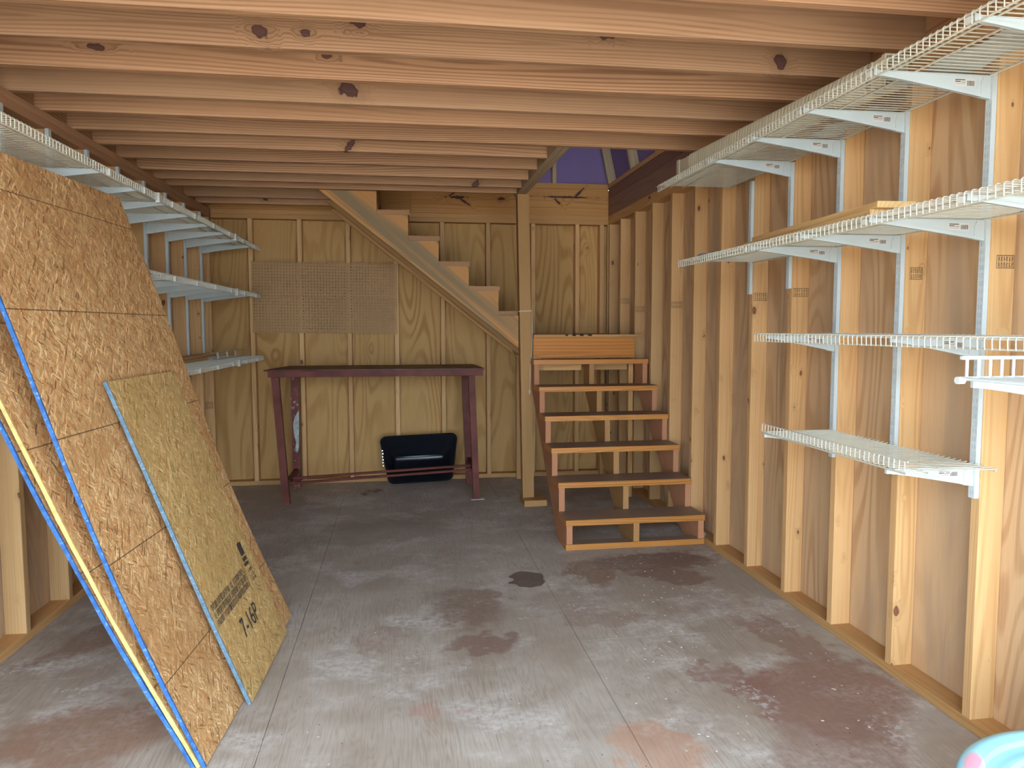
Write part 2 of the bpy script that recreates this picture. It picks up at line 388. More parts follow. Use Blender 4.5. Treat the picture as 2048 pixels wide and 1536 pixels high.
def floor_mat():
    t = NT('worn_plywood_floor')
    P, r = t.rco()
    pos = t.pos()
    base = t.vmath('MULTIPLY', P, (1.5, 11.0, 1.0))
    n = t.noise(base, 1.0, 1.0, 0.5, 0.6)
    w = t.math('SINE', t.math('MULTIPLY', n, 120.0))
    big = t.noise(pos, 1.1, 1.0)
    med = t.noise(pos, 5.0, 2.0, 0.6)
    fine = t.noise(pos, 38.0, 2.0, 0.65)
    fib = t.noise(t.vmath('MULTIPLY', P, (9.0, 170.0, 1.0)), 1.0, 1.5, 0.6)
    grain = t.math('MULTIPLY', t.math('ADD', t.mapr(w, -0.3, 1.0, 0.0, 0.65), t.mapr(fib, 0.42, 0.62, -0.2, 0.6)), t.mapr(big, 0.35, 0.65, 0.35, 1.0), clamp=True)
    col = t.mix(t.mapr(med, 0.3, 0.7), (0.40, 0.345, 0.29), (0.52, 0.47, 0.415))
    col = t.mix(t.math('MULTIPLY', grain, 0.6), col, (0.27, 0.22, 0.18))
    col = t.mix(t.mapr(t.noise(pos, 0.9, 1.0), 0.40, 0.62, 0.0, 0.5, True), col, (0.30, 0.235, 0.185))
    # pale dust and worn fibres
    wear = t.math('MULTIPLY', t.mapr(t.noise(pos, 2.3, 3.0, 0.7), 0.47, 0.66, 0.0, 1.0, True), t.mapr(fine, 0.38, 0.62, 0.25, 1.0))
    col = t.mix(t.math('MULTIPLY', wear, 0.6), col, (0.72, 0.70, 0.685))
    wr = t.noise(pos, 2.2, 1.0)
    wob = t.noise(pos, 11.0, 2.0)
    warp = t.vmath('ADD', pos, t.vmath('SCALE', (0.5, 0.65, 0), scale=t.math('MULTIPLY', t.math('SUBTRACT', wob, 0.5), 0.5)))
    warp = t.vmath('ADD', warp, t.vmath('SCALE', (-0.4, 0.5, 0), scale=t.math('MULTIPLY', t.math('SUBTRACT', wr, 0.5), 0.6)))
    stains = [  # x, y, rx, ry, rot, strength, colour
        (0.30, 3.55, 0.24, 0.30, 0.2, 0.75, (0.199, 0.119, 0.090)), (0.34, 3.08, 0.18, 0.11, 0.1, 0.8, (0.213, 0.119, 0.097)),
        (-0.14, 3.20, 0.15, 0.17, 0.0, 0.4, (0.271, 0.170, 0.126)), (1.02, 3.93, 0.16, 0.22, 0.3, 0.7, (0.228, 0.119, 0.068)),
        (1.45, 4.05, 0.42, 0.20, -0.1, 0.85, (0.155, 0.075, 0.053)), (1.45, 3.78, 0.22, 0.12, -0.3, 0.75, (0.184, 0.097, 0.075)),
        (1.66, 2.92, 0.13, 0.32, 0.35, 0.7, (0.228, 0.119, 0.090)), (1.55, 2.45, 0.36, 0.28, 0.5, 0.85, (0.242, 0.119, 0.090)),
        (1.25, 2.62, 0.10, 0.26, 0.7, 0.7, (0.242, 0.126, 0.097)), (1.35, 2.15, 0.30, 0.16, 0.3, 0.7, (0.257, 0.155, 0.133)),
        (-1.05, 2.55, 0.30, 0.26, -0.4, 0.8, (0.285, 0.148, 0.097)), (-1.35, 3.45, 0.12, 0.36, -0.5, 0.7, (0.228, 0.119, 0.082)),
        (-0.27, 6.20, 0.10, 0.08, 0.0, 0.8, (0.097, 0.053, 0.046)), (0.80, 2.22, 0.15, 0.16, 0.0, 0.5, (0.532, 0.235, 0.119)),
        (0.82, 3.45, 0.20, 0.18, 0.6, 0.35, (0.257, 0.155, 0.112)), (0.12, 2.50, 0.06, 0.07, 0.0, 0.45, (0.416, 0.199, 0.141)),
        (0.95, 3.25, 0.20, 0.10, 0.3, 0.4, (0.242, 0.141, 0.097)), (-0.2, 4.9, 0.6, 0.3, 0.2, 0.3, (0.14, 0.11, 0.09))]
    for (cx, cy, a, b, rot, s, c) in stains:
        m = t.mapr(t.ell(warp, (cx, cy, 0), a, b, rot), 0.70, 1.10, 0.95, 0.0, True)
        m = t.math('MULTIPLY', m, t.mapr(fine, 0.25, 0.7, s, s * 0.72))
        col = t.mix(m, col, c)
    # dark wet-looking spot
    w2 = t.vmath('ADD', pos, t.vmath('SCALE', (0.12, 0.14, 0), scale=t.math('SUBTRACT', t.noise(pos, 9.0, 1.0), 0.5)))
    d = t.ell(w2, (0.655, 3.85, 0), 0.095, 0.135, 0.0)
    col = t.mix(t.mapr(d, 0.93, 1.02, 0.8, 0.0, True), col, (0.085, 0.055, 0.045))
    col = t.mix(t.mapr(t.math('ABSOLUTE', t.math('SUBTRACT', d, 0.97)), 0.0, 0.06, 0.6, 0.0), col, (0.04, 0.025, 0.02))
    # white crusts
    for (cx, cy, a, b) in ((-0.02, 3.36, 0.07, 0.13), (-0.0, 2.98, 0.05, 0.07), (0.62, 3.40, 0.09, 0.08), (0.86, 3.36, 0.08, 0.10), (-1.5, 3.1, 0.10, 0.10), (1.3, 2.45, 0.06, 0.16), (1.62, 2.2, 0.12, 0.07), (-1.25, 2.95, 0.09, 0.04)):
        m = t.math('MULTIPLY', t.mapr(t.ell(warp, (cx, cy, 0), a, b, 0.0), 0.3, 1.2, 1.0, 0.0, True), t.mapr(fine, 0.50, 0.62, 0.0, 0.6))
        col = t.mix(m, col, (0.62, 0.63, 0.64))
    # tiny specks
    vo = t.voro(pos, 34.0)
    sp = t.math('MULTIPLY', t.mapr(vo.outputs['Distance'], 0.07, 0.10, 1.0, 0.0), t.mapr(t.sep(vo.outputs['Color'])[0], 0.86, 0.87))
    col = t.mix(sp, col, (0.06, 0.05, 0.045))
    return t.done(col, t.mapr(med, 0.3, 0.7, 0.5, 0.7), 0.35)
M['floor'] = floor_mat()

# ------------------------------------------------------------------ mesh helpers
class MB:
    def __init__(self):
        self.v, self.f, self.mi = [], [], []
    def add(self, vs, fs, mi=0):
        b = len(self.v)
        self.v += [tuple(x) for x in vs]
        for q in fs:
            self.f.append(tuple(b + i for i in q)); self.mi.append(mi)
    def box(self, x0, x1, y0, y1, z0, z1, mi=0, mat=None):
        vs = [Vector((x, y, z)) for z in (z0, z1) for y in (y0, y1) for x in (x0, x1)]
        if mat is not None: vs = [mat @ q for q in vs]
        self.add(vs, [(0, 2, 3, 1), (4, 5, 7, 6), (0, 1, 5, 4), (2, 6, 7, 3), (0, 4, 6, 2), (1, 3, 7, 5)], mi)
        return self
    def tube(self, pts, r, n=6, mi=0, caps=True, radii=None):
        pts = [Vector(p) for p in pts]
        rings = []
        for i, p in enumerate(pts):
            d = (pts[min(i + 1, len(pts) - 1)] - pts[max(i - 1, 0)]).normalized()
            a = d.orthogonal().normalized() if abs(d.z) > 0.9 else Vector((0, 0, 1)).cross(d).normalized()
            b = d.cross(a)
            rad = radii[i] if radii else r
            rings.append([p + a * math.cos(2 * math.pi * k / n + math.pi / n) * rad + b * math.sin(2 * math.pi * k / n + math.pi / n) * rad for k in range(n)])
        vs = [q for rg in rings for q in rg]
        fs = []
        for i in range(len(pts) - 1):
            for k in range(n):
                k2 = (k + 1) % n
                fs.append((i * n + k, i * n + k2, (i + 1) * n + k2, (i + 1) * n + k))
        if caps:
            fs.append(tuple(range(n - 1, -1, -1)))
            fs.append(tuple((len(pts) - 1) * n + k for k in range(n)))
        self.add(vs, fs, mi)
        return self
    def prism(self, poly, a, b, fn, mi=0):
        """poly: list of 2D points; fn(u, v, w) -> 3D; extruded w from a to b"""
        n = len(poly)
        vs = [fn(u, v, a) for u, v in poly] + [fn(u, v, b) for u, v in poly]
        fs = [tuple(range(n - 1, -1, -1)), tuple(range(n, 2 * n))]
        for i in range(n):
            j = (i + 1) % n
            fs.append((i, j, n + j, n + i))
        self.add(vs, fs, mi)
        return self
    def mesh(self, name, mats, smooth=False):
        me = bpy.data.meshes.new(name)
        me.from_pydata(self.v, [], self.f)
        if not isinstance(mats, (list, tuple)): mats = [mats]
        for m in mats: me.materials.append(m)
        if len(mats) > 1:
            me.polygons.foreach_set('material_index', self.mi)
        bm = bmesh.new(); bm.from_mesh(me)
        bmesh.ops.recalc_face_normals(bm, faces=bm.faces)
        bm.to_mesh(me); bm.free()
        if smooth:
            me.polygons.foreach_set('use_smooth', [True] * len(me.polygons))
            me.set_sharp_from_angle(angle=math.radians(40))
        me.update()
        return me

WM = {}
def link(name, data, parent=None, mat=I4):
    o = bpy.data.objects.new(name, data)
    COL.objects.link(o)
    if parent is not None:
        o.parent = parent
        o.matrix_basis = WM[parent].inverted() @ mat
    else:
        o.matrix_basis = mat
    WM[o] = mat.copy()
    return o
def obj(name, mb, mats, parent=None, mat=I4, smooth=False):
    """mb holds coordinates local to mat"""
    return link(name, mb.mesh(name, mats, smooth), parent, mat)
def empty(name, loc, rz=0.0, base=I4):
    o = link(name, None, None, base @ Matrix.Translation(loc) @ Matrix.Rotation(rz, 4, 'Z'))
    o.empty_display_size = 0.1
    return o
def tag(o, label=None, cat=None, group=None, kind=None):
    if label: o['label'] = label
    if cat: o['category'] = cat
    if group: o['group'] = group
    if kind: o['kind'] = kind
    return o
GR = {'x': I4, 'y': Matrix.Rotation(math.pi / 2, 4, 'Z'), 'z': Matrix.Rotation(-math.pi / 2, 4, 'Y')}
_cache = {}
def board(name, x0, x1, y0, y1, z0, z1, grain, mat, parent=None, base=I4, extra=None):
    """box given in base coordinates; the mesh's local X runs along the grain"""
    dx, dy, dz = x1 - x0, y1 - y0, z1 - z0
    L, Wd, T = {'x': (dx, dy, dz), 'y': (dy, dx, dz), 'z': (dz, dy, dx)}[grain]
    key = (round(L, 4), round(Wd, 4), round(T, 4), mat.name, name)
    if key not in _cache:
        b = 0.0016 if min(L, Wd, T) > 0.015 else 0.0
        mb = MB()
        if b:
            hx, hy, hz = L / 2, Wd / 2, T / 2
            # box with chamfered long edges
            prof = [(-hy + b, -hz), (hy - b, -hz), (hy, -hz + b), (hy, hz - b), (hy - b, hz), (-hy + b, hz), (-hy, hz - b), (-hy, -hz + b)]
            mb.prism(prof, -hx, hx, lambda u, v, w: (w, u, v))
        else:
            mb.box(-L / 2, L / 2, -Wd / 2, Wd / 2, -T / 2, T / 2)
        _cache[key] = mb.mesh(name, mat)
    m = base @ Matrix.Translation(((x0 + x1) / 2, (y0 + y1) / 2, (z0 + z1) / 2)) @ GR[grain]
    if extra is not None: m = m @ extra
    return link(name, _cache[key], parent, m)
def jit(a):
    return Matrix.Rotation(random.uniform(-a, a), 4, 'X')

# =================================================================== THE SETTING
# ground outside
g = MB().box(-30, 30, -30, 30, -0.35, -0.15)
tag(obj('ground_outside', g, M['ground']), kind='structure')
# floor: plywood sheets on a dark subframe
fl = tag(obj('floor', MB().box(-1.80, 2.05, YF - 0.1, YB + 0.16, -0.10, -0.019), M['siding']), kind='structure')
GAP = 0.0007
cols = ((-1.76, -0.470, (YF - 0.1, 0.572, 3.010, 5.448, YB + 0.11)), (-0.470, 0.750, (YF - 0.1, 1.885, 4.322, YB + 0.11)), (0.750, 1.985, (YF - 0.1, 0.602, 3.040, 5.478, YB + 0.11)))
for (xa, xb, ys) in cols:
    for ya, yb in zip(ys[:-1], ys[1:]):
        board('plywood_sheet', xa + GAP, xb - GAP, ya + GAP, yb - GAP, -0.019, 0.0, 'y', M['floor'], fl)

# right wall ---------------------------------------------------------------
wr = tag(obj('wall_right', MB().box(1.980, 2.02, YF, YB + 0.16, 0.0, ZJ + 0.25), M['siding']), kind='structure')
ys = [YF + 0.02, 0.515, 1.734, 2.953, 4.172, 5.391, YB + 0.095]
for ya, yb in zip(ys[:-1], ys[1:]):
    board('plywood_sheet', XR + 0.089, 1.979, ya + 0.001, yb - 0.001, 0.0, ZJ + 0.24, 'z', M['ply'], wr)
board('bottom_plate', XR, XR + 0.088, YF + 0.02, YB - 0.002, 0.0, 0.038, 'y', M['plate'], wr)
board('top_plate', XR, XR + 0.088, YF + 0.02, YB + 0.089, ZT, ZT + 0.0375, 'y', M['plate'], wr)
board('top_plate', XR, XR + 0.088, YF + 0.02, YB + 0.089, ZT + 0.038, ZJ, 'y', M['plate'], wr)
RSTUD = []
for k in range(11, -7, -1):
    y = Y1 - k * S16
    if y < YF + 0.02: continue
    o = board('stud', XR, XR + 0.088, y, y + 0.038, 0.0385, ZT, 'z', M['stud'], wr)
    RSTUD.append((k, y, o))
board('stud', XR, XR + 0.088, 6.545, 6.583, 0.0385, ZT, 'z', M['stud'], wr)
# rim boards on the right wall beside the stair well
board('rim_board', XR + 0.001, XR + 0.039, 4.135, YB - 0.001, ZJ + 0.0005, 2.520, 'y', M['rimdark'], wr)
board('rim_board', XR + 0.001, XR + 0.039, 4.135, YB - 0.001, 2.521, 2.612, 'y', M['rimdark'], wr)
board('sole_plate', XR - 0.004, XR + 0.085, 4.135, YB - 0.001, 2.613, 2.650, 'y', M['plate'], wr)
# left wall ------------------------------------------------------------------
wl = tag(obj('wall_left', MB().box(-0.145, -0.105, YF - LY0, YB + 0.13 - LY0, 0.0, ZJ + 0.25), M['siding'], None, ML), kind='structure')
ly = [YF + 0.02 - LY0, 0.41 - LY0, 1.63 - LY0, 2.85 - LY0, 4.07 - LY0, 5.29 - LY0, YB + 0.05 - LY0]
for ya, yb in zip(ly[:-1], ly[1:]):
    board('plywood_sheet', -0.104, -0.089, ya + 0.001, yb - 0.001, 0.0, ZJ + 0.24, 'z', M['ply'], wl, ML)
board('bottom_plate', -0.088, 0.0, YF + 0.02 - LY0, YB - 0.01 - LY0, 0.0, 0.038, 'y', M['plate'], wl, ML)
board('top_plate', -0.088, 0.0, YF + 0.02 - LY0, YB - 0.01 - LY0, ZT, ZT + 0.0375, 'y', M['platedark'], wl, ML)
board('top_plate', -0.088, 0.0, YF + 0.02 - LY0, YB - 0.01 - LY0, ZT + 0.038, ZJ, 'y', M['platedark'], wl, ML)
LSP = 0.405
LSTUD = [k * LSP for k in range(-9, 8)]
LST = []
for y in LSTUD:
    if y + LY0 < YF + 0.02: continue
    LST.append(board('stud', -0.088, 0.0, y, y + 0.038, 0.0385, ZT, 'z', M['stud'], wl, ML))
corner_stud = board('stud', -0.090, 0.0, YB - 0.045 - LY0, YB - 0.007 - LY0, 0.0385, ZT, 'z', M['stud'], wl, ML)
# back wall ------------------------------------------------------------------
XL = -1.572
wb = tag(obj('wall_back', MB().box(-1.75, 2.0, YB + 0.105, YB + 0.15, 0.0, ZJ + 0.25), M['siding']), kind='structure')
bx = [-1.70, -1.272 + 0.019 + 0.2, 0.355, 1.574, 1.965]
bx = [-1.66, -0.846, 0.373, 1.592, 1.964]
for xa, xb in zip(bx[:-1], bx[1:]):
    board('plywood_sheet', xa + 0.001, xb - 0.001, YB + 0.089, YB + 0.104, 0.0, ZJ + 0.24, 'z', M['plyback'], wb)
board('bottom_plate', XL + 0.004, XR - 0.001, YB, YB + 0.088, 0.0, 0.038, 'x', M['plate'], wb)
board('top_plate', XL + 0.004, XR - 0.001, YB, YB + 0.088, ZT, ZT + 0.0375, 'x', M['plate'], wb)
board('top_plate', XL + 0.004, XR - 0.001, YB, YB + 0.088, ZT + 0.038, ZJ, 'x', M['plate'], wb)
for k in range(0, 8):
    x = -1.2728 + k * S16
    board('stud', x, x + 0.037, YB, YB + 0.088, 0.0385, ZT, 'z', M['stud'], wb)
board('stud', 1.80, 1.837, YB, YB + 0.088, 0.0385, ZT, 'z', M['stud'], wb)
board('rim_board', -1.575, 0.098, YB + 0.002, YB + 0.040, ZJ + 0.0005, 2.600, 'x', M['rim'], wb)
board('rim_board', 0.101, XR - 0.001, YB + 0.002, YB + 0.040, ZJ + 0.0005, 2.600, 'x', M['rim'], wb)
board('sole_plate', -1.575, XR - 0.006, YB - 0.002, YB + 0.087, 2.6005, 2.650, 'x', M['rim'], wb)
# front wall above and beside the open doorway (behind the viewer)
wf = tag(obj('wall_front', MB().box(-1.75, 2.0, YF - 0.12, YF - 0.02, 2.26, ZJ + 0.25).box(-1.85, -1.66, YF - 0.12, YF - 0.02, 0.0, 2.26)
             .box(1.84, 2.02, YF - 0.12, YF - 0.02, 0.0, 2.26), M['ply']), kind='structure')

# ceiling: loft joists and subfloor -----------------------------------------
ce = tag(obj('ceiling', MB().box(-1.78, 0.955, YF, YB - 0.30, ZJ + 0.237, ZJ + 0.255).box(0.955, 1.97, YF, 4.135, ZJ + 0.237, ZJ + 0.255), M['plyback']), kind='structure')
ZB = ZJ + 0.0005
JY = [-0.27, 0.04, 0.35, 0.66, 0.97, 1.28, 1.60, 1.91, 2.22, 2.53, 2.84, 3.15, 3.48, 3.765, 4.09]
for y in JY:
    board('joist', -1.700, 1.955, y, y + 0.038, ZB, ZJ + 0.235, 'x', M['joist'], ce, I4, jit(0.012))
for y in (4.388, 4.712, 5.038, 5.333):
    board('joist', -1.690, 0.872, y, y + 0.038, ZB, ZJ + 0.235, 'x', M['joist'], ce, I4, jit(0.012))
board('joist', -1.680, 0.872, 5.565, 5.599, ZB, ZJ + 0.235, 'x', M['joist'], ce)
for y in (6.00, 6.30):
    board('joist', -1.675, -0.524, y, y + 0.038, ZB, ZJ + 0.235, 'x', M['joist'], ce)
board('trimmer', 0.875, 0.912, 4.130, 5.70, ZB, ZJ + 0.235, 'y', M['roofwood'], ce)
board('trimmer', 0.914, 0.951, 4.130, 5.70, ZB, ZJ + 0.235, 'y', M['roofwood'], ce)
board('header', -0.520, -0.484, 5.602, YB - 0.002, ZB, ZJ + 0.235, 'y', M['roofwood'], ce)
# blocking between the joist ends along the left wall
allj = JY + [4.388, 4.712, 5.038, 5.333, 5.565, 6.00, 6.30]
for a, b in zip(allj[:-1], allj[1:]):
    xx = LX0 + (a - LY0) * LTH
    board('blocking', xx - 0.062, xx - 0.024, a + 0.042, b - 0.004, ZB, ZJ + 0.235, 'y', M['joist'], ce)
for a, b in zip(JY[:-1], JY[1:]):
    board('blocking', XR + 0.03, XR + 0.068, a + 0.042, b - 0.004, ZB, ZJ + 0.235, 'y', M['joist'], ce)

# loft roof: steep lower slopes, shallow upper slopes, gable ends -----------------
rf = empty('roof', (0, 0, 2.65))
tag(rf, kind='structure')
def sheet(name, pts, th, mat, parent):
    """flat quad pts with thickness th along its normal"""
    p = [Vector(q) for q in pts]
    n = (p[1] - p[0]).cross(p[2] - p[0]).normalized() * th
    mb = MB(); k = len(p)
    mb.add(p + [q + n for q in p], [tuple(range(k - 1, -1, -1)), tuple(range(k, 2 * k))] + [(i, (i + 1) % k, k + (i + 1) % k, k + i) for i in range(k)])
    return obj(name, mb, mat, parent)
LEAN = 0.218
zr0, zr1 = 2.652, 4.05
def rx(z): return 1.945 - (z - zr0) * LEAN
# right lower slope: foam panels and rafters
RY = [-0.5, 0.1, 0.70, 1.31, 1.92, 2.53, 3.14, 3.75, 4.36, 4.97, 5.30, 5.905, 6.56]
for a, b in zip(RY[:-1], RY[1:]):
    sheet('foam_panel', [(rx(zr0), a + 0.04, zr0), (rx(zr0), b - 0.002, zr0), (rx(zr1), b - 0.002, zr1), (rx(zr1), a + 0.04, zr1)], 0.02, M['purple'], rf)
RA = math.atan(LEAN)
RL = (zr1 - zr0) / math.cos(RA)
for y in RY:
    base = Matrix.Translation((rx(zr0), y, zr0)) @ Matrix.Rotation(-RA, 4, 'Y')
    board('rafter', -0.075, 0.0, 0.0, 0.038, 0.004, RL, 'z', M['roofwood'], rf, base)
sheet('roof_skin', [(rx(2.45) + 0.034, YF - 0.1, 2.45), (rx(2.45) + 0.034, YB + 0.16, 2.45), (rx(zr1 + 0.02) + 0.034, YB + 0.16, zr1 + 0.02), (rx(zr1 + 0.02) + 0.034, YF - 0.1, zr1 + 0.02)], 0.02, M['siding'], rf)  # unseen outer sheet, added to keep sun from leaking through the eave gap
# left lower slope and upper slopes
def lx(z): return -1.70 + (z - zr0) * LEAN
sheet('roof_panel', [(lx(zr1), YF, zr1), (lx(zr1), YB + 0.1, zr1), (lx(zr0), YB + 0.1, zr0), (lx(zr0), YF, zr0)], 0.02, M['purple'], rf)
for sx, xx in ((0, lx(zr1)), (1, rx(zr1))):
    q = [(xx, YF, zr1), (xx, YB + 0.1, zr1), (0.12, YB + 0.1, 4.75), (0.12, YF, 4.75)]
    sheet('roof_panel', q if sx else q[::-1], 0.02, M['plyback'], rf)
# back gable: purple foam between studs
gx = [-1.55, -0.72, -0.30, 0.10, 0.52, 0.93, 1.36, 1.93]
for a, b in zip(gx[:-1], gx[1:]):
    za = 4.70 if abs((a + b) / 2 - .1) < 0.6 else 4.05
    board('foam_panel', a + 0.038, b - 0.002, YB + 0.070, YB + 0.090, 2.651, za, 'z', M['purple'], rf)
for x in gx[1:-1]:
    board('gable_stud', x, x + 0.036, YB - 0.0, YB + 0.068, 2.651, 4.2, 'z', M['roofwood'], rf)
obj('gable_skin', MB().box(-1.75, 2.05, YB + 0.095, YB + 0.12, 2.62, 4.75), M['plyback'], rf)
# front gable with the loft window opening
obj('gable_skin', MB().box(-1.75, -0.75, YF - 0.10, YF - 0.06, 2.62, 4.75).box(0.95, 2.0, YF - 0.10, YF - 0.06, 2.62, 4.75).box(-0.75, 0.95, YF - 0.10, YF - 0.06, 4.1, 4.75), M['plyback'], rf)

# =================================================================== POST
pe = tag(empty('support_post', (0.963, 5.606, 0)), 'square treated timber post standing on a short block beside the stairs', 'post')
PB = Matrix.Translation((0.963, 5.61, 0.0)) @ Matrix.Rotation(-0.0165, 4, 'Y')
board('post_shaft', -0.0445, 0.0445, -0.044, 0.044, 0.0465, ZJ - 0.002, 'z', M['post'], pe, PB)
board('base_block', 0.912, 1.088, 5.462, 5.690, 0.0, 0.045, 'y', M['post'], pe)

# =================================================================== LOWER STAIRS
R7 = 0.1865
RUN = 0.222
SY0 = 4.325
st = tag(empty('stair_flight', (1.42, SY0, 0)), 'open-riser wooden stairs with six orange treads climbing to the landing', 'stairs')
for k in range(1, 7):
    y = SY0 + (k - 1) * RUN
    board('tread', 0.979, 1.870, y, y + (0.238 if k < 6 else 0.124), R7 * k - 0.036, R7 * k, 'x', M['tread'], st)
board('kick_plate', 0.979, 1.868, SY0, SY0 + 0.089, 0.0, 0.036, 'x', M['tread'], st)
def lower_stringer(x0, mat, yend=None):
    a = math.atan2(R7, RUN)
    ca, sa = math.cos(a), math.sin(a)
    P = []
    P.append((SY0 + 0.006, 0.0365))
    for k in range(1, 7):
        y = SY0 + 0.006 + (k - 1) * RUN
        P.append((y, R7 * k - 0.0365)); P.append((y + RUN, R7 * k - 0.0365))
    if yend is None: yend = SY0 + 0.006 + 6 * RUN - 0.05
    P[-1] = (yend, P[-1][1])
    P.append((yend, R7 * 6 - 0.22))
    d = 0.165
    # lower edge parallel to the slope, foot cut level
    yb = SY0 + 0.006 + 0.24
    P.append((yb + 0.02, 0.0365 - 0.036)); P.append((SY0 + 0.092, 0.0005)); P.append((SY0 + 0.092, 0.0365))
    # local frame: X along the slope
    base = Matrix.Translation((x0, SY0, 0)) @ Matrix.Rotation(math.pi / 2, 4, 'Z') @ Matrix.Rotation(-a, 4, 'Y')
    inv = base.inverted()
    mb = MB().prism(P, x0, x0 + 0.037, lambda u, v, w: inv @ Vector((w, u, v)))
    obj('stringer', mb, mat, st, base)
lower_stringer(0.984, M['stringer'], 5.555); lower_stringer(1.408, M['post']); lower_stringer(1.828, M['stringer'])
obj('corner_bracket', MB().box(1.868, 1.874, 4.335, 4.385, 0.04, 0.075).box(1.874, 1.90, 4.375, 4.385, 0.039, 0.055), M['galv'], st)

# =================================================================== LANDING
ld = tag(empty('stair_landing', (1.42, 6.1, 1.306)), 'square wooden stair landing with a varnished orange front board', 'landing')
LZ = 1.306
board('front_board', 1.008, 1.818, 5.617, 5.655, 1.122, LZ - 0.0205, 'x', M['riser'], ld)
board('landing_deck', 1.012, 1.870, 5.610, YB - 0.003, LZ - 0.020, LZ, 'x', M['plate'], ld)
board('landing_joist', 1.012, 1.860, YB - 0.042, YB - 0.004, 1.118, LZ - 0.0205, 'x', M['stringer'], ld)
for x in (1.02, 1.40, 1.785):
    board('landing_joist', x, x + 0.037, 5.657, YB - 0.044, 1.118, LZ - 0.0205, 'y', M['plate'], ld)
board('cleat', 1.03, 1.40, 5.662, 5.70, 1.026, 1.081, 'x', M['plate'], ld)
board('cleat', 1.44, 1.77, 5.662, 5.70, 1.026, 1.081, 'x', M['plate'], ld)
for (xa, xb, ya, yb) in ((1.785, 1.823, 5.660, 5.698), (1.785, 1.823, 6.50, 6.538), (1.015, 1.053, 6.50, 6.538)):
    board('landing_leg', xa, xb, ya, yb, 0.0, 1.117, 'z', M['plate'], ld)
for i, x in enumerate((1.262, 1.315, 1.375, 1.44)):
    w = (0.018, 0.028, 0.030, 0.032)[i]
    obj('black_patch', MB().box(x, x + w, 5.606, 5.66, LZ - 0.012, LZ + 0.0015), M['blackmark'], ld)

# =================================================================== UPPER STAIRS
us = tag(empty('stair_flight', (0.2, 6.1, LZ)), 'upper wooden stair flight rising left along the back wall into the loft', 'stairs')
URUN, URISE = 0.2257, 0.1860
UT = [(0.739, 0.978, 1.488), (0.513, 0.739, 1.674), (0.288, 0.513, 1.858), (0.064, 0.288, 2.043), (-0.164, 0.064, 2.230), (-0.39, -0.164, 2.418)]
for (xa, xb, z) in UT:
    board('tread', xa + 0.001, xb + 0.010 if xb < .9 else xb, 5.664 if xb > .9 else 5.605, YB - 0.006, z - 0.036, z, 'y', M['treadend'], us)
def upper_stringer(y0, th, mat, xright):
    P = []
    P.append((xright, UT[0][2] - 0.0365))
    for (xa, xb, z) in UT[:5]:
        if (xb < xright): P.append((xb, z - 0.0365))
        P.append((xa, z - 0.0365))
    P.append((-0.164, ZJ - 0.001))
    P.append((-0.575, ZJ - 0.001))
    zr = 2.364 - 0.793 * (xright + 0.575)
    P.append((xright, zr))
    a = math.atan(0.80)
    base = Matrix.Translation((0.2, y0, 1.8)) @ Matrix.Rotation(a, 4, 'Y')
    inv = base.inverted()
    mb = MB().prism(P, y0, y0 + th, lambda u, v, w: inv @ Vector((u, w, v)))
    obj('stringer', mb, mat, us, base)
upper_stringer(5.606, 0.037, M['striped'], 0.892)
upper_stringer(6.06, 0.037, M['post'], 0.974)
upper_stringer(6.50, 0.037, M['plate'], 0.974)

# =================================================================== RED BENCH
bn = tag(empty('work_table', (-0.19, 6.05, 0)), 'tall narrow dark red table against the back wall', 'table')
BT = 1.045
def table_top():
    mb = MB()
    f0, f1 = (-1.012, 5.800), (0.640, 5.735)
    b0, b1 = (-0.93, 6.41), (0.62, 6.41)
    for z0, z1, i in ((BT - 0.012, BT, 0.0),):
        vs = [(f0[0] - .02, f0[1], z0), (f1[0], f1[1], z0), (b1[0], b1[1], z0), (b0[0], b0[1], z0)]
        mb.add(vs + [(x, y, z1) for x, y, z in vs], [(3, 2, 1, 0), (4, 5, 6, 7), (0, 1, 5, 4), (1, 2, 6, 5), (2, 3, 7, 6), (3, 0, 4, 7)])
    return mb
obj('table_top', table_top(), M['redtop'], bn)
ang = math.atan2(5.735 - 5.800, 0.640 + 1.012)
fb = Matrix.Translation((-1.005, 5.803, 0)) @ Matrix.Rotation(ang, 4, 'Z')
board('front_rail', 0.0, 1.640, 0.004, 0.040, BT - 0.058, BT - 0.0125, 'x', M['red'], bn, fb)
board('back_rail', -0.90, 0.60, 6.36, 6.395, BT - 0.058, BT - 0.0125, 'x', M['red'], bn)
board('side_rail', -0.955, -0.92, 5.85, 6.355, BT - 0.058, BT - 0.0125, 'y', M['red'], bn)
board('side_rail', 0.575, 0.61, 5.80, 6.355, BT - 0.058, BT - 0.0125, 'y', M['red'], bn)
def leg(top, bot, w, d, mat, zt=BT - 0.06):
    (x0, y0), (x1, y1) = top, bot
    mb = MB()
    vs = []
    for (x, y, z) in ((x1, y1, 0.0), (x0, y0, zt)):
        vs += [(x - w / 2, y - d / 2, z), (x + w / 2, y - d / 2, z), (x + w / 2, y + d / 2, z), (x - w / 2, y + d / 2, z)]
    mb.add(vs, [(3, 2, 1, 0), (4, 5, 6, 7), (0, 1, 5, 4), (1, 2, 6, 5), (2, 3, 7, 6), (3, 0, 4, 7)])
    return obj('leg', mb, mat, bn)
leg((-0.955, 5.845), (-0.895, 5.845), 0.056, 0.05, M['red'])
leg((0.545, 5.785), (0.578, 5.785), 0.050, 0.05, M['red'])
bl = leg((-0.885, 6.375), (-0.885, 6.375), 0.062, 0.04, M['redworn'])
leg((0.54, 6.375), (0.575, 6.375), 0.055, 0.04, M['red'])
mb = MB()
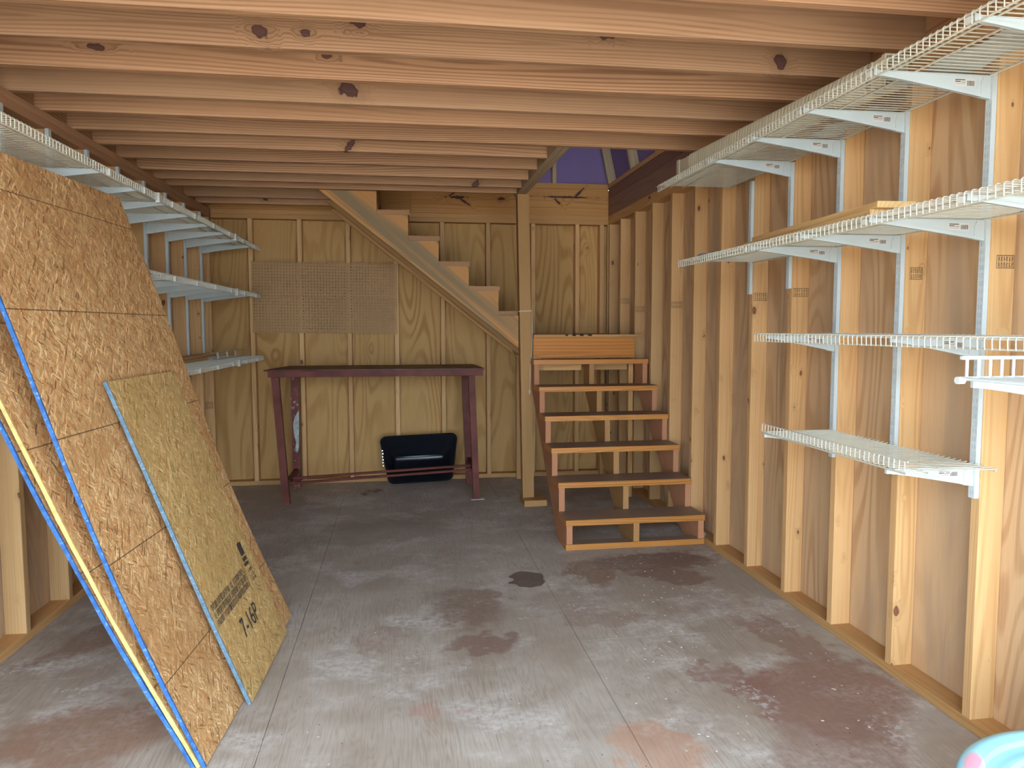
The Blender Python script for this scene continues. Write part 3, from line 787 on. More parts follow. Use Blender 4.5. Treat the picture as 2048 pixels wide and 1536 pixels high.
pch = [(0.0, 0.0), (-0.012, 0.04), (-0.004, 0.09), (-0.020, 0.16), (-0.026, 0.24), (-0.012, 0.30), (0.016, 0.35), (0.024, 0.36), (0.024, 0.30), (0.021, 0.18), (0.018, 0.06), (0.012, 0.02)]
mb.prism(pch, 6.3530, 6.3549, lambda u, v, w: (-0.878 + u, w, 0.315 + v))
tag(obj('paint_chip', mb, M['primer'], bn), 'pale patch of bare primer')
def rod(a, b, r=0.011):
    obj('foot_rod', MB().tube([a, b], r, 8), M['red'], bn, I4, True)
rod((-0.87, 6.02, 0.165), (0.578, 6.02, 0.228)); rod((-0.87, 5.90, 0.150), (0.578, 5.90, 0.215))
for x, z in ((-0.885, 0.168), (0.572, 0.222)):
    obj('side_brace', MB().box(x - 0.016, x + 0.016, 5.87, 6.354, z - 0.026, z + 0.014), M['red'], bn)
obj('leg_plate', MB().box(0.53, 0.64, 5.75, 5.81, 0.0, 0.003), M['galv'], bn)

# =================================================================== PEGBOARD
def peg_mesh(nx, nz, p, r):
    mb = MB()
    seg = 8
    for i in range(nx):
        for k in range(nz):
            cx, cz = (i + 0.5) * p, (k + 0.5) * p
            outer = []
            h = p / 2
            for a in range(seg):
                t = 2 * math.pi * a / seg + math.pi / 4
                cxx, szz = math.cos(t), math.sin(t)
                m = max(abs(cxx), abs(szz))
                outer.append((cx + cxx / m * h, 0, cz + szz / m * h))
            inner = [(cx + math.cos(2 * math.pi * a / seg + math.pi / 4) * r, 0, cz + math.sin(2 * math.pi * a / seg + math.pi / 4) * r) for a in range(seg)]
            deep = [(x, 0.005, z) for x, y, z in inner]
            mb.add(outer + inner + deep, [(a, (a + 1) % seg, seg + (a + 1) % seg, seg + a) for a in range(seg)] + [(seg + a, seg + (a + 1) % seg, 2 * seg + (a + 1) % seg, 2 * seg + a) for a in range(seg)])
    Wd, H = nx * p, nz * p
    mb.add([(0, 0, 0), (Wd, 0, 0), (Wd, 0.0055, 0), (0, 0.0055, 0), (0, 0, H), (Wd, 0, H), (Wd, 0.0055, H), (0, 0.0055, H)], [(0, 1, 2, 3), (4, 5, 6, 7), (0, 4, 7, 3), (1, 5, 6, 2)])
    return mb
PW, PH = 1.2192, 0.3048
pm = peg_mesh(48, 12, 0.0254, 0.0050)
for i, (z, lb) in enumerate(((1.628, 'upper brown pegboard panel nailed to the back wall studs'), (1.322, 'lower brown pegboard panel above the red table'))):
    o = obj('pegboard', pm, M['pegs'], None, Matrix.Translation((-1.250, YB - 0.0065, z)) @ Matrix.Rotation(0.011, 4, 'Y'))
    tag(o, lb, 'pegboard', 'pegboard panels on the back wall')

# =================================================================== BLACK TRAY
def tray():
    # basin seen from its open side; local x across, z up in the tray's plane, y depth
    mb = MB()
    def ring(w, h, cz, y, rad, n=8, sk=0.0):
        pts = []
        for (sx, sz, a0) in ((1, 1, 0), (-1, 1, 90), (-1, -1, 180), (1, -1, 270)):
            for k in range(n + 1):
                a = math.radians(a0 + 90 * k / n)
                ww = w - (sk if sz < 0 else 0)
                pts.append((sx * (ww - rad) + math.cos(a) * rad, y, cz + sz * (h - rad) + math.sin(a) * rad))
        return pts
    rings = [ring(0.332, 0.205, 0.215, 0.010, 0.055, sk=0.05), ring(0.335, 0.208, 0.215, 0.0, 0.055, sk=0.05), ring(0.327, 0.200, 0.215, -0.008, 0.05, sk=0.05),
             ring(0.312, 0.186, 0.215, -0.002, 0.05, sk=0.05), ring(0.285, 0.145, 0.215, 0.045, 0.05, sk=0.05), ring(0.225, 0.030, 0.215, 0.112, 0.028, sk=0.01), ring(0.205, 0.018, 0.212, 0.118, 0.016, sk=0.0)]
    n = len(rings[0])
    vs = [q for r in rings for q in r]
    fs = []
    for i in range(len(rings) - 1):
        for k in range(n):
            fs.append((i * n + k, i * n + (k + 1) % n, (i + 1) * n + (k + 1) % n, (i + 1) * n + k))
    fs.append(tuple((len(rings) - 1) * n + k for k in range(n)))
    mb.add(vs, fs)
    # front scoop lip at the bottom
    return mb
tm = Matrix.Translation((0.155, 6.400, 0.012)) @ Matrix.Rotation(-0.14, 4, 'X') @ Matrix.Rotation(-0.032, 4, 'Y')
tr = tag(empty('wheelbarrow_tray', (0, 0, 0), 0, tm), 'glossy black wheelbarrow tray leaning on the back wall under the red table', 'tray')
tb = obj('basin', tray(), M['black'], tr, tm, True)
obj('ridge', MB().tube([(-0.215, 0.098, 0.222), (-0.20, 0.090, 0.232), (0.20, 0.090, 0.232), (0.215, 0.098, 0.222)], 0.008, 8), M['black'], tr, tm, True)
for k in range(6):
    obj('rivet', MB().tube([(-0.318 + 0.003 * (k % 2), -0.012, 0.30 - 0.026 * k), (-0.318 + 0.003 * (k % 2), -0.004, 0.30 - 0.026 * k)], 0.005, 8), M['galv'], tr, tm, True)

# =================================================================== STRAND BOARD SHEETS
def leaning(name, b0, b1, Lh, th, lean, bow, edge, label, face=None, group='strand board sheets leaning on the left wall', ragged=0.0):
    """sheet standing on the floor along b0->b1, leaning towards -X; local X runs up the sheet"""
    B0, B1 = Vector((*b0, 0)), Vector((*b1, 0))
    e = (B1 - B0); wid = e.length; e.normalize()
    up = Vector((-math.sin(lean) * e.y, math.sin(lean) * e.x, math.cos(lean)))
    nn = e.cross(up).normalized()                 # away from viewer side
    if nn.x > 0: nn = -nn
    base = Matrix((up, e, nn)).transposed().to_4x4()
    base.translation = B0 + Vector((0, 0, 0.001 + th * math.sin(lean)))
    root = tag(empty(name, (0, 0, 0), 0, Matrix.Translation(base.translation)), label, 'board', group)
    NU = 24
    mb = MB(); eb = MB()
    vs = []
    for i in range(NU + 1):
        s = Lh * i / NU
        dz = bow * math.sin(math.pi * i / NU) + bow * 0.5 * math.sin(2 * math.pi * i / NU)
        for (y, n) in ((0, 0), (wid, 0), (wid, th), (0, th)):
            j = random.uniform(-ragged, ragged) if y == 0 else 0
            vs.append((s, y + j, n + dz))
    fs = []
    for i in range(NU):
        a, b = 4 * i, 4 * (i + 1)
        fs += [(a, a + 1, b + 1, b), (a + 1, a + 2, b + 2, b + 1), (a + 2, a + 3, b + 3, b + 2), (a + 3, a, b, b + 3)]
    fs += [(0, 3, 2, 1), (4 * NU, 4 * NU + 1, 4 * NU + 2, 4 * NU + 3)]
    mb.add(vs, fs)
    obj('sheet', mb, face or M['osb'], root, base)
    if edge is not None:
        ev = []
        for i in range(NU + 1):
            q = [Vector(vs[4 * i]), Vector(vs[4 * i + 3])]
            r1 = random.uniform(0, 0.0012)
            ev += [q[0] + Vector((0, -0.0015 - r1, -0.0006)), q[1] + Vector((0, -0.0015 - r1, 0.0006)), q[1] + Vector((0, 0.004, 0.0006)), q[0] + Vector((0, 0.003 + 2 * r1, -0.0006))]
        ef = []
        for i in range(NU):
            a, b = 4 * i, 4 * (i + 1)
            ef += [(a, a + 1, b + 1, b), (a + 1, a + 2, b + 2, b + 1), (a + 2, a + 3, b + 3, b + 2), (a + 3, a, b, b + 3)]
        ef += [(0, 3, 2, 1), (4 * NU, 4 * NU + 1, 4 * NU + 2, 4 * NU + 3)]
        eb.add(ev, ef)
        obj('painted_edge', eb, edge, root, base)
    return root, base
A_LEAN = math.atan(0.365)
leaning('strand_board', (-0.615, 2.310), (-0.530, 3.523), 2.06, 0.011, A_LEAN, 0.022, M['blue'], 'large strand board sheet with bright blue edge, front one of the big leaning sheets')
leaning('strand_board', (-0.632, 2.312), (-0.547, 3.525), 2.10, 0.011, math.atan(0.450), 0.018, M['raw'], 'large strand board sheet with raw yellow edge, wedged between the two blue-edged sheets', ragged=0.002)
leaning('strand_board', (-0.650, 2.314), (-0.565, 3.527), 2.13, 0.011, math.atan(0.464), 0.018, M['blue'], 'rearmost large strand board sheet with chipped blue edge, nearest the left wall', ragged=0.003)
root, sb = leaning('strand_board', (-0.552, 2.687), (-0.520, 3.329), 1.255, 0.012, math.atan(0.385), 0.004, M['bluegrey'], 'small strand board offcut printed 7-16P, leaning in front of the big sheets', face=M['osb2'])
# printing on the small sheet: local X up the sheet, Y towards the far edge, -Z faces the viewer
def glyph_rows(mb, x_top, y0, y1, rows, h, gap, seed, ztop):
    rnd = random.Random(seed)
    for r_ in range(rows):
        xt = x_top - r_ * (h + gap)
        y = y0
        while y < y1:
            w = rnd.uniform(0.006, 0.012)
            if rnd.random() < 0.12:
                y += w; continue
            kind = rnd.random()
            st_ = 0.0022
            mb.box(xt - h, xt, y, y + st_, ztop - 0.0004, ztop)
            if kind < 0.8: mb.box(xt - st_, xt, y, y + w * 0.75, ztop - 0.0004, ztop)
            if kind > 0.3: mb.box(xt - h, xt - h + st_, y, y + w * 0.75, ztop - 0.0004, ztop)
            if kind > 0.55: mb.box(xt - h, xt, y + w * 0.62, y + w * 0.75, ztop - 0.0004, ztop)
            if kind < 0.45: mb.box(xt - h / 2 - st_ / 2, xt - h / 2 + st_ / 2, y, y + w * 0.6, ztop - 0.0004, ztop)
            y += w
ZP = -0.0008
pm2 = MB()
glyph_rows(pm2, 0.385, 0.02, 0.44, 3, 0.022, 0.008, 3, ZP)
obj('small_print', pm2, M['print'], root, sb @ Matrix.Translation((0, 0, 0)))
lm = MB().box(0.42, 0.475, 0.50, 0.545, ZP - 0.0004, ZP).box(0.395, 0.41, 0.495, 0.545, ZP - 0.0004, ZP).box(0.375, 0.386, 0.49, 0.545, ZP - 0.0004, ZP)
obj('printed_emblem', lm, M['print'], root, sb)
gl = MB(); glyph_rows(gl, 0.355, 0.50, 0.56, 3, 0.014, 0.006, 9, ZP)
obj('small_print', gl, M['stamp'], root, sb)
obj('printed_rule', MB().box(0.28, 0.40, 0.452, 0.455, ZP - 0.0004, ZP), M['print'], root, sb)
fc = bpy.data.curves.new('print_text', 'FONT')
fc.body = '7-16P'
fc.size = 0.105
tmp = bpy.data.objects.new('print_text_tmp', fc)
COL.objects.link(tmp)
bpy.context.view_layer.update()
me = bpy.data.meshes.new_from_object(tmp.evaluated_get(bpy.context.evaluated_depsgraph_get()))
bpy.data.objects.remove(tmp, do_unlink=True)
me.materials.clear(); me.materials.append(M['print'])
# text x -> sheet Y, text y -> sheet X, facing -Z
tmx = Matrix(((0, 1, 0, 0.175), (0.92, 0, 0, 0.19), (0, 0, -1, ZP - 0.0003), (0, 0, 0, 1)))
link('printed_number', me, root, sb @ tmx)

# =================================================================== WIRE SHELVES
def standard(base, y, z0, z1, label, group, sgn):
    """slotted upright; base frame has x=0 at the stud edge, room towards sgn"""
    D, Wd = 0.017, 0.026
    mb = MB()
    f = sgn * D
    th = 0.0016
    def bx(x0, x1, y0, y1, za, zb): mb.box(min(x0, x1), max(x0, x1), y0, y1, za, zb)
    H = z1 - z0
    bx(0.0004 * sgn, f, -Wd / 2, -Wd / 2 + th, 0, H)
    bx(0.0004 * sgn, f, Wd / 2 - th, Wd / 2, 0, H)
    a, b = 0.0042, 0.0022
    for (ya, yb) in ((-Wd / 2 + th, -a - b), (-a, a), (a + b, Wd / 2 - th)):
        bx(f - sgn * th, f, ya, yb, 0, H)
    n = int(H / 0.0254)
    for k in range(n + 1):
        za = k * 0.0254
        zb = min(za + 0.0115, H)
        for (ya, yb) in ((-a - b, -a), (a, a + b)):
            bx(f - sgn * th, f, ya, yb, za, zb)
    m = base @ Matrix.Translation((0, y, z0))
    o = obj('shelf_upright', mb, M['white'], None, m)
    tag(o, label, 'shelf upright', group)
    return o

def bracket_mesh(Lb, Hb, sgn, sticker):
    """root at x=0, tip at x=Lb*sgn; top at z=0"""
    mb = MB()
    t = 0.0022
    n = 10
    low = []
    for i in range(n + 1):
        u = i / n
        low.append((u * Lb, -(0.016 + (Hb - 0.016) * (1 - u) ** 1.12)))
    poly = [(0, 0)] + [(Lb, -0.001)] + low[::-1]
    mb.prism(poly, -t, t, lambda u, v, w: (sgn * u, w, v))
    # rolled top flange and thick lower bead
    mb.prism([(0, 0), (Lb, -0.001), (Lb, -0.0035), (0, -0.004)], -0.006, 0.006, lambda u, v, w: (sgn * u, w, v))
    bead = [(u, v) for u, v in low] + [(u, v + 0.010) for u, v in low[::-1]]
    mb.prism(bead, -0.0062, 0.0062, lambda u, v, w: (sgn * u, w, v))
    mb.prism([(0, -Hb), (0.034, -Hb + 0.004), (0.034, -0.02), (0.026, -0.004), (0, -0.004)], -0.0058, 0.0058, lambda u, v, w: (sgn * u, w, v))
    # bright tip plate
    mb.prism([(Lb - 0.004, 0.002), (Lb + 0.012, 0.004), (Lb + 0.012, -0.016), (Lb - 0.02, -0.018)], -0.005, 0.005, lambda u, v, w: (sgn * u, w, v))
    return mb
_br = {}
def bracket(parent, base, y, z, Lb, Hb, sgn, sticker=True, xoff=0.0175):
    k = (round(Lb, 3), round(Hb, 3), sgn)
    if k not in _br:
        _br[k] = bracket_mesh(Lb, Hb, sgn, sticker).mesh('bracket', M['white'])
    m = base @ Matrix.Translation((sgn * xoff, y, z))
    o = link('bracket', _br[k], parent, m)
    if sticker:
        ks = ('st', k)
        if ks not in _br:
            sm = MB()
            x0, x1 = 0.052, 0.125
            z0, z1 = -Hb * 0.50, -Hb * 0.17
            def sb_(xa, xb, za, zb, mi, d):
                sm.box(min(sgn * xa, sgn * xb), max(sgn * xa, sgn * xb), -0.0026 - d, -0.00225, za, zb, mi)
            sb_(x0, x1, z0, z1, 0, 0.0)
            rnd = random.Random(4)
            x = x0 + 0.004
            while x < x0 + 0.030:
                w = rnd.uniform(0.001, 0.0026)
                sb_(x, x + w, z0 + 0.002, z1 - 0.006, 1, 0.0002); x += w + rnd.uniform(0.0008, 0.0018)
            sb_(x0 + 0.036, x1 - 0.002, z1 - 0.0055, z1 - 0.0025, 1, 0.0002)
            sb_(x0 + 0.052, x1 - 0.002, z1 - 0.011, z1 - 0.008, 1, 0.0002)
            sb_(x0 + 0.034, x0 + 0.050, z1 - 0.012, z1 - 0.0105, 1, 0.0002)
            sb_(x0 + 0.036, x1 - 0.004, z1 - 0.017, z1 - 0.0155, 2, 0.0002)
            _br[ks] = sm.mesh('sticker', [M['paper'], M['stickerink'], M['stickerred']])
        so = link('sticker', _br[ks], o, m)
        so['label'] = 'small white price sticker with barcode'
    return o

def wire_shelf(base, y0, y1, z, depth, sgn, lip, label, group, mat, back=0.02, pitch=0.0254, rw=0.0020, rr=0.0031, lip_trim=0.0):
    """deck wires across, rods along; lip=-1 turned down, +1 turned up"""
    root = tag(empty('wire_shelf', (sgn * (back + depth / 2), (y0 + y1) / 2, z), 0, base), label, 'shelf', group)
    xb, xf = sgn * back, sgn * (back + depth)
    lh = 0.032 * lip
    zt = rr + rw
    def rodm(name, x, zz, ya, yb):
        obj(name, MB().tube([(x, ya, zz), (x, yb, zz)], rr, 8), mat, root, base, True)
    rodm('back_rod', xb, z - zt, y0, y1)
    rodm('front_rod', xf + sgn * zt * 0, z - zt, y0, y1)
    rodm('lip_rod', xf - sgn * zt, z + lh, y0, y1)
    rodm('support_rod', sgn * (back + depth - 0.078), z - zt, y0, y1)
    rodm('support_rod', sgn * (back + depth - 0.152), z - zt, y0, y1)
    mb = MB()
    n = int((y1 - y0) / pitch)
    for i in range(n + 1):
        y = y0 + 0.004 + i * pitch
        if y > y1 - 0.002: break
        pts = [(xb - sgn * 0.006, y, z + 0.003), (xb, y, z), (xf, y, z), (xf + sgn * 0.0035, y, z + 0.004 * lip), (xf + sgn * 0.0022, y, z + lh + 0.002 * lip)]
        mb.tube(pts, rw, 5)
    tag(obj('cross_wires', mb, mat, root, base, True), kind='stuff')
    return root
def clip(root, base, x, y, z, s=1.0):
    mb = MB().box(x - 0.008 * s, x + 0.008 * s, y - 0.010, y + 0.010, z - 0.020 * s, z + 0.010 * s)
    obj('clip', mb, M['clip'], root, base)

MR = Matrix.Translation((XR, 0, 0))
RSY = [Y1 - k * S16 + 0.019 for k in range(0, 9)]
names = ['farthest', 'second farthest', 'third farthest', 'fourth farthest', 'second nearest', 'nearest']
for i, (k, z0, z1) in enumerate(((1, 1.536, 2.135), (2, 1.545, 2.145), (3, 0.789, 2.150), (4, 0.793, 2.160), (5, 0.793, 2.160), (6, 1.00, 2.160))):
    standard(MR, RSY[k], z0, z1, ['short white slotted upright on the right wall, farthest from the doorway', 'short white slotted upright on the right wall, second farthest from the doorway',
             'long white slotted upright on the right wall carrying the far end of the lowest shelf', 'long white slotted upright on the right wall, middle one of the long three',
             'long white slotted upright on the right wall with the lowest bracket at its foot', 'white slotted upright on the right wall, nearest the doorway'][i], 'slotted uprights on the right wall', -1)
gR, gL = 'wire shelves on the right wall', 'wire shelves on the left wall'
s1 = wire_shelf(MR, 1.15, 4.075, 2.155, 0.412, -1, -1, 'top wire shelf on the right wall holding a beige downspout', gR, M['wire'], back=0.022)
for k in (2, 3, 4, 5, 6): bracket(s1, MR, RSY[k], 2.150, 0.392, 0.072, -1); clip(s1, MR, -0.434, RSY[k], 2.138, 0.55)
s2 = wire_shelf(MR, 1.15, 3.735, 1.705, 0.412, -1, -1, 'second wire shelf from the top on the right wall holding trim boards', gR, M['wire'], back=0.022)
for k in (3, 4, 5, 6): bracket(s2, MR, RSY[k], 1.700, 0.392, 0.066, -1); clip(s2, MR, -0.434, RSY[k], 1.688, 0.55)
s3 = wire_shelf(MR, 1.15, 3.075, 1.330, 0.312, -1, -1, 'empty eye-level wire shelf on the right wall, third from the top', gR, M['wire'], back=0.022)
for k in (3, 5): bracket(s3, MR, RSY[k], 1.325, 0.300, 0.072, -1)
s4 = wire_shelf(MR, 2.055, 2.985, 0.908, 0.312, -1, 1, 'short empty lowest wire shelf on the right wall with upturned lip', gR, M['wire'], back=0.022)
for k in (3, 5): bracket(s4, MR, RSY[k], 0.900, 0.300, 0.066, -1)
# small rack at the right edge of the picture
rk = tag(empty('wire_rack', (1.66, 1.5, 1.22)), 'thick white wire rack at the right edge below the eye-level shelf', 'rack', gR)
def rrod(n, pts, r=0.0052, m=M['wire2']): return obj(n, MB().tube(pts, r, 8), m, rk, I4, True)
for y in (1.745, 1.30):
    rrod('rail', [(1.456, y, 1.276), (1.858, y, 1.276)]); rrod('rail', [(1.456, y, 1.222), (1.858, y, 1.222)])
for i in range(11):
    rrod('spindle', [(1.474 + 0.0345 * i, 1.745, 1.222), (1.474 + 0.0345 * i, 1.745, 1.276)], 0.0042)
rrod('rail', [(1.458, 1.745, 1.222), (1.458, 1.30, 1.222)]); rrod('rail', [(1.85, 1.745, 1.222), (1.85, 1.30, 1.222)])
for i in range(11):
    rrod('deck_wire', [(1.474 + 0.0345 * i, 1.745, 1.222), (1.474 + 0.0345 * i, 1.30, 1.222)], 0.0035)
rrod('end_cap', [(1.444, 1.743, 1.217), (1.464, 1.743, 1.217)], 0.010)
bracket(rk, MR, RSY[6], 1.212, 0.350, 0.072, -1)

# left wall shelving
LSTD = [3.375 + 0.411 * k for k in range(8)]
for i, y in enumerate(LSTD):
    standard(ML, y - LY0 + 0.01, 1.10, 2.285, ['white slotted upright on the left wall, nearest the doorway', 'white slotted upright on the left wall, second from the doorway', 'white slotted upright on the left wall, third from the doorway',
              'white slotted upright on the left wall, fourth from the doorway', 'white slotted upright on the left wall, fourth from the back wall', 'white slotted upright on the left wall, third from the back wall',
              'white slotted upright on the left wall, second from the back wall', 'white slotted upright on the left wall, nearest the back wall'][i], 'slotted uprights on the left wall', 1)
t1 = wire_shelf(ML, 2.05 - LY0, 6.50 - LY0, 2.032, 0.400, 1, -1, 'long empty top wire shelf on the left wall under the joists', gL, M['wire'], back=0.022)
t2 = wire_shelf(ML, 3.66 - LY0, 6.44 - LY0, 1.642, 0.400, 1, -1, 'middle wire shelf on the left wall partly hidden by the leaning boards', gL, M['wire'], back=0.022)
t3 = wire_shelf(ML, 3.70 - LY0, 6.52 - LY0, 1.128, 0.400, 1, -1, 'lowest wire shelf on the left wall holding wood offcuts', gL, M['wire'], back=0.022)
for i, y in enumerate(LSTD):
    yy = y - LY0 + 0.01
    bracket(t1, ML, yy, 2.027, 0.385, 0.070, 1, False); clip(t1, ML, 0.422, yy, 2.018)
    if i >= 1:
        bracket(t2, ML, yy, 1.637, 0.385, 0.066, 1, False); clip(t2, ML, 0.422, yy, 1.628)
        bracket(t3, ML, yy, 1.123, 0.385, 0.066, 1, False); clip(t3, ML, 0.422, yy, 1.114)
for tt, z in ((t1, 2.02), (t2, 1.63), (t3, 1.116)):
    obj('joiner', MB().box(0.412, 0.432, 5.60 - LY0, 5.63 - LY0, z - 0.032, z + 0.016), M['clip'], tt, ML)
obj('joiner', MB().box(0.412, 0.432, 3.98 - LY0, 4.01 - LY0, 1.988, 2.036), M['clip'], t1, ML)

# =================================================================== THINGS ON SHELVES
# beige corrugated downspout
ds = tag(empty('downspout', (1.56, 3.1, 2.158)), 'beige corrugated plastic downspout lying on the top right shelf', 'downspout')
dz = 2.1595
def duct():
    mb = MB()
    pts = []
    n = 232
    sec = lambda w, h: [(math.copysign(abs(math.cos(a)) ** 0.55, math.cos(a)) * w, math.copysign(abs(math.sin(a)) ** 0.55, math.sin(a)) * h) for a in [2 * math.pi * k / 16 for k in range(16)]]
    vs, fs = [], []
    for i in range(n + 1):
        u = i / n
        y = 3.78 - u * 1.36
        x = 1.552 + 0.10 * u
        k = 1.0 + 0.07 * math.sin(i * 2 * math.pi / 4.0 + 0.7)
        zc = dz + 0.058
        for a, b in sec(0.045 * k, 0.0535 * k): vs.append((x + a, y, zc + b))
    for i in range(n):
        for k in range(16):
            fs.append((i * 16 + k, i * 16 + (k + 1) % 16, (i + 1) * 16 + (k + 1) % 16, (i + 1) * 16 + k))
    mb.add(vs, fs)
    return mb
obj('flexible_section', duct(), M['spout'], ds, I4, True)
def socket(y0, y1, x, flare):
    mb = MB()
    vs, fs = [], []
    prof = [(y0, 0.038, 0.046), (y0 + (y1 - y0) * 0.3, 0.044, 0.050), (y0 + (y1 - y0) * 0.34, 0.041, 0.047), (y0 + (y1 - y0) * 0.8, 0.045 + flare, 0.052), (y0 + (y1 - y0) * 0.82, 0.049 + flare, 0.055), (y1, 0.049 + flare, 0.055), (y1, 0.043 + flare, 0.049), (y0, 0.034, 0.042)]
    for (y, w, h) in prof:
        for a, b in ((-w, -h), (w, -h), (w, h), (-w, h)): vs.append((x + a, y, dz + 0.0555 + b))
    for i in range(len(prof) - 1):
        for k in range(4): fs.append((i * 4 + k, i * 4 + (k + 1) % 4, (i + 1) * 4 + (k + 1) % 4, (i + 1) * 4 + k))
    mb.add(vs, fs)
    return mb
obj('far_socket', socket(3.77, 3.96, 1.560, 0.0), M['spout'], ds)
obj('near_socket', socket(2.43, 2.33, 1.655, -0.006), M['spout'], ds)
# dusty liner strips on the top shelf
def liner(x0, x1, y0, y1, z, seed):
    rnd = random.Random(seed)
    mb = MB(); vs = []; fs = []
    nx, ny = 6, 40
    ph = rnd.uniform(0, 6)
    for j in range(ny + 1):
        y = y0 + (y1 - y0) * j / ny
        for i in range(nx + 1):
            u = i / nx
            wob = 0.012 * math.sin(j * 0.6 + ph) * (1 if i in (0, nx) else 0.4)
            vs.append((x0 + (x1 - x0) * u + wob, y, z + 0.002 + 0.003 * (1 + math.sin(j * 0.9 + i * 1.3 + ph))))
    for j in range(ny):
        for i in range(nx):
            a = j * (nx + 1) + i
            fs.append((a, a + 1, a + nx + 2, a + nx + 1))
    k = len(vs)
    mb.add(vs, fs)
    mb.add([(x, y, z_ + 0.0015) for x, y, z_ in vs], [q[::-1] for q in fs])
    return mb
for i, (a, b, c, d, lb) in enumerate(((1.635, 1.80, 1.20, 2.31, 'dusty translucent plastic strip on the top right shelf, nearer the doorway'), (1.715, 1.82, 2.55, 3.20, 'short dusty plastic strip behind the downspout on the top right shelf'))):
    tag(obj('plastic_liner', liner(a, b, c, d, 2.158, i), M['liner']), lb, 'plastic sheet', 'plastic strips on the top right shelf')
# trim boards on the second shelf
for i, (xa, xb, ya, yb, z, lb) in enumerate(((1.485, 1.610, 2.16, 3.12, 1.7075, 'lower of two trim boards stacked on the second right shelf'), (1.492, 1.622, 2.13, 3.06, 1.7280, 'upper of two trim boards stacked on the second right shelf'))):
    o = board('trim_board', xa, xb, ya, yb, z, z + 0.020, 'y', M['scrap'], None, I4, Matrix.Rotation(-0.045 - 0.008 * i, 4, 'Z'))
    tag(o, lb, 'board', 'trim boards on the right wall')
# crumpled rag at the far end of the second shelf
def rag():
    bm = bmesh.new()
    bmesh.ops.create_icosphere(bm, subdivisions=3, radius=1.0)
    rnd = random.Random(5)
    for v in bm.verts:
        a = math.atan2(v.co.y, v.co.x)
        h = 0.026 * (0.55 + 0.45 * math.sin(4 * a + v.co.z * 5) * 0.6) + rnd.uniform(0, 0.004)
        v.co = Vector((v.co.x * 0.085 + rnd.uniform(-.003, .003), v.co.y * 0.11 + rnd.uniform(-.003, .003), max(0.0, (v.co.z * 0.5 + 0.5)) * h))
    me = bpy.data.meshes.new('rag'); bm.to_mesh(me); bm.free()
    me.materials.append(M['cloth'])
    return me
o = link('crumpled_rag', rag(), None, Matrix.Translation((1.545, 3.50, 1.7075)))
tag(o, 'crumpled grey rag at the far end of the second right shelf', 'rag')
# offcuts and a small rack on the lowest left shelf
for i, (xa, xb, ya, yb, z, rz, lb) in enumerate(((0.10, 0.19, 3.95, 5.62, 1.131, -0.02, 'lower long wood offcut on the lowest left shelf'), (0.12, 0.18, 4.35, 6.05, 1.152, 0.015, 'upper long wood offcut on the lowest left shelf'))):
    o = board('wood_offcut', xa, xb, ya - LY0, yb - LY0, z, z + 0.020, 'y', M['scrap'], None, ML, Matrix.Rotation(rz, 4, 'Z'))
    tag(o, lb, 'board', 'offcuts on the lowest left shelf')
lr = tag(empty('wire_rack', (0.28, 5.98 - LY0, 1.131), 0, ML), 'small cream wire rack with three short posts on the lowest left shelf', 'rack')
def lrod(n, a, b, r): obj(n, MB().tube([a, b], r, 8), M['wire'], lr, ML, True)
yb0 = 5.52 - LY0
lrod('top_rail', (0.252, yb0, 1.182), (0.262, yb0 + 0.98, 1.186), 0.0045)
lrod('base_rail', (0.26, yb0 + 0.02, 1.1355), (0.27, yb0 + 0.95, 1.1355), 0.004)
for k in range(3):
    lrod('rack_post', (0.262, yb0 + 0.16 + 0.27 * k, 1.1355), (0.257, yb0 + 0.16 + 0.27 * k, 1.184), 0.0085)

# =================================================================== STRING ON THE POST
sg = tag(empty('string', (1.02, 5.56, 1.1)), 'thin pale string tied round the post and hanging beside the top tread', 'string')
def pxo(z): return -0.0165 * z                      # the post leans slightly
loop = []
for (x, y) in ((-0.0485, -0.048), (0.0485, -0.048), (0.0485, 0.048), (-0.0485, 0.048), (-0.0485, -0.048)):
    loop.append((0.963 + pxo(1.484) + x, 5.61 + y, 1.484 + 0.004 * (x > 0)))
obj('loop', MB().tube(loop, 0.0032, 6), M['string'], sg, I4, True)
obj('hanging_end', MB().tube([(0.988, 5.559, 1.484), (0.990, 5.558, 1.30), (0.986, 5.556, 1.135), (0.978, 5.548, 1.128), (0.971, 5.545, 1.10), (0.970, 5.545, 0.98), (0.968, 5.547, 0.88)], 0.0026, 6), M['string'], sg, I4, True)
obj('knot', MB().tube([(0.968, 5.547, 0.888), (0.967, 5.547, 0.874), (0.967, 5.547, 0.852)], 0.004, 6, radii=[0.004, 0.008, 0.003]), M['string'], sg, I4, True)
obj('loose_tail', MB().tube([(0.984, 5.553, 1.133), (1.010, 5.545, 1.126), (1.050, 5.540, 1.125)], 0.002, 6), M['string'], sg, I4, True)

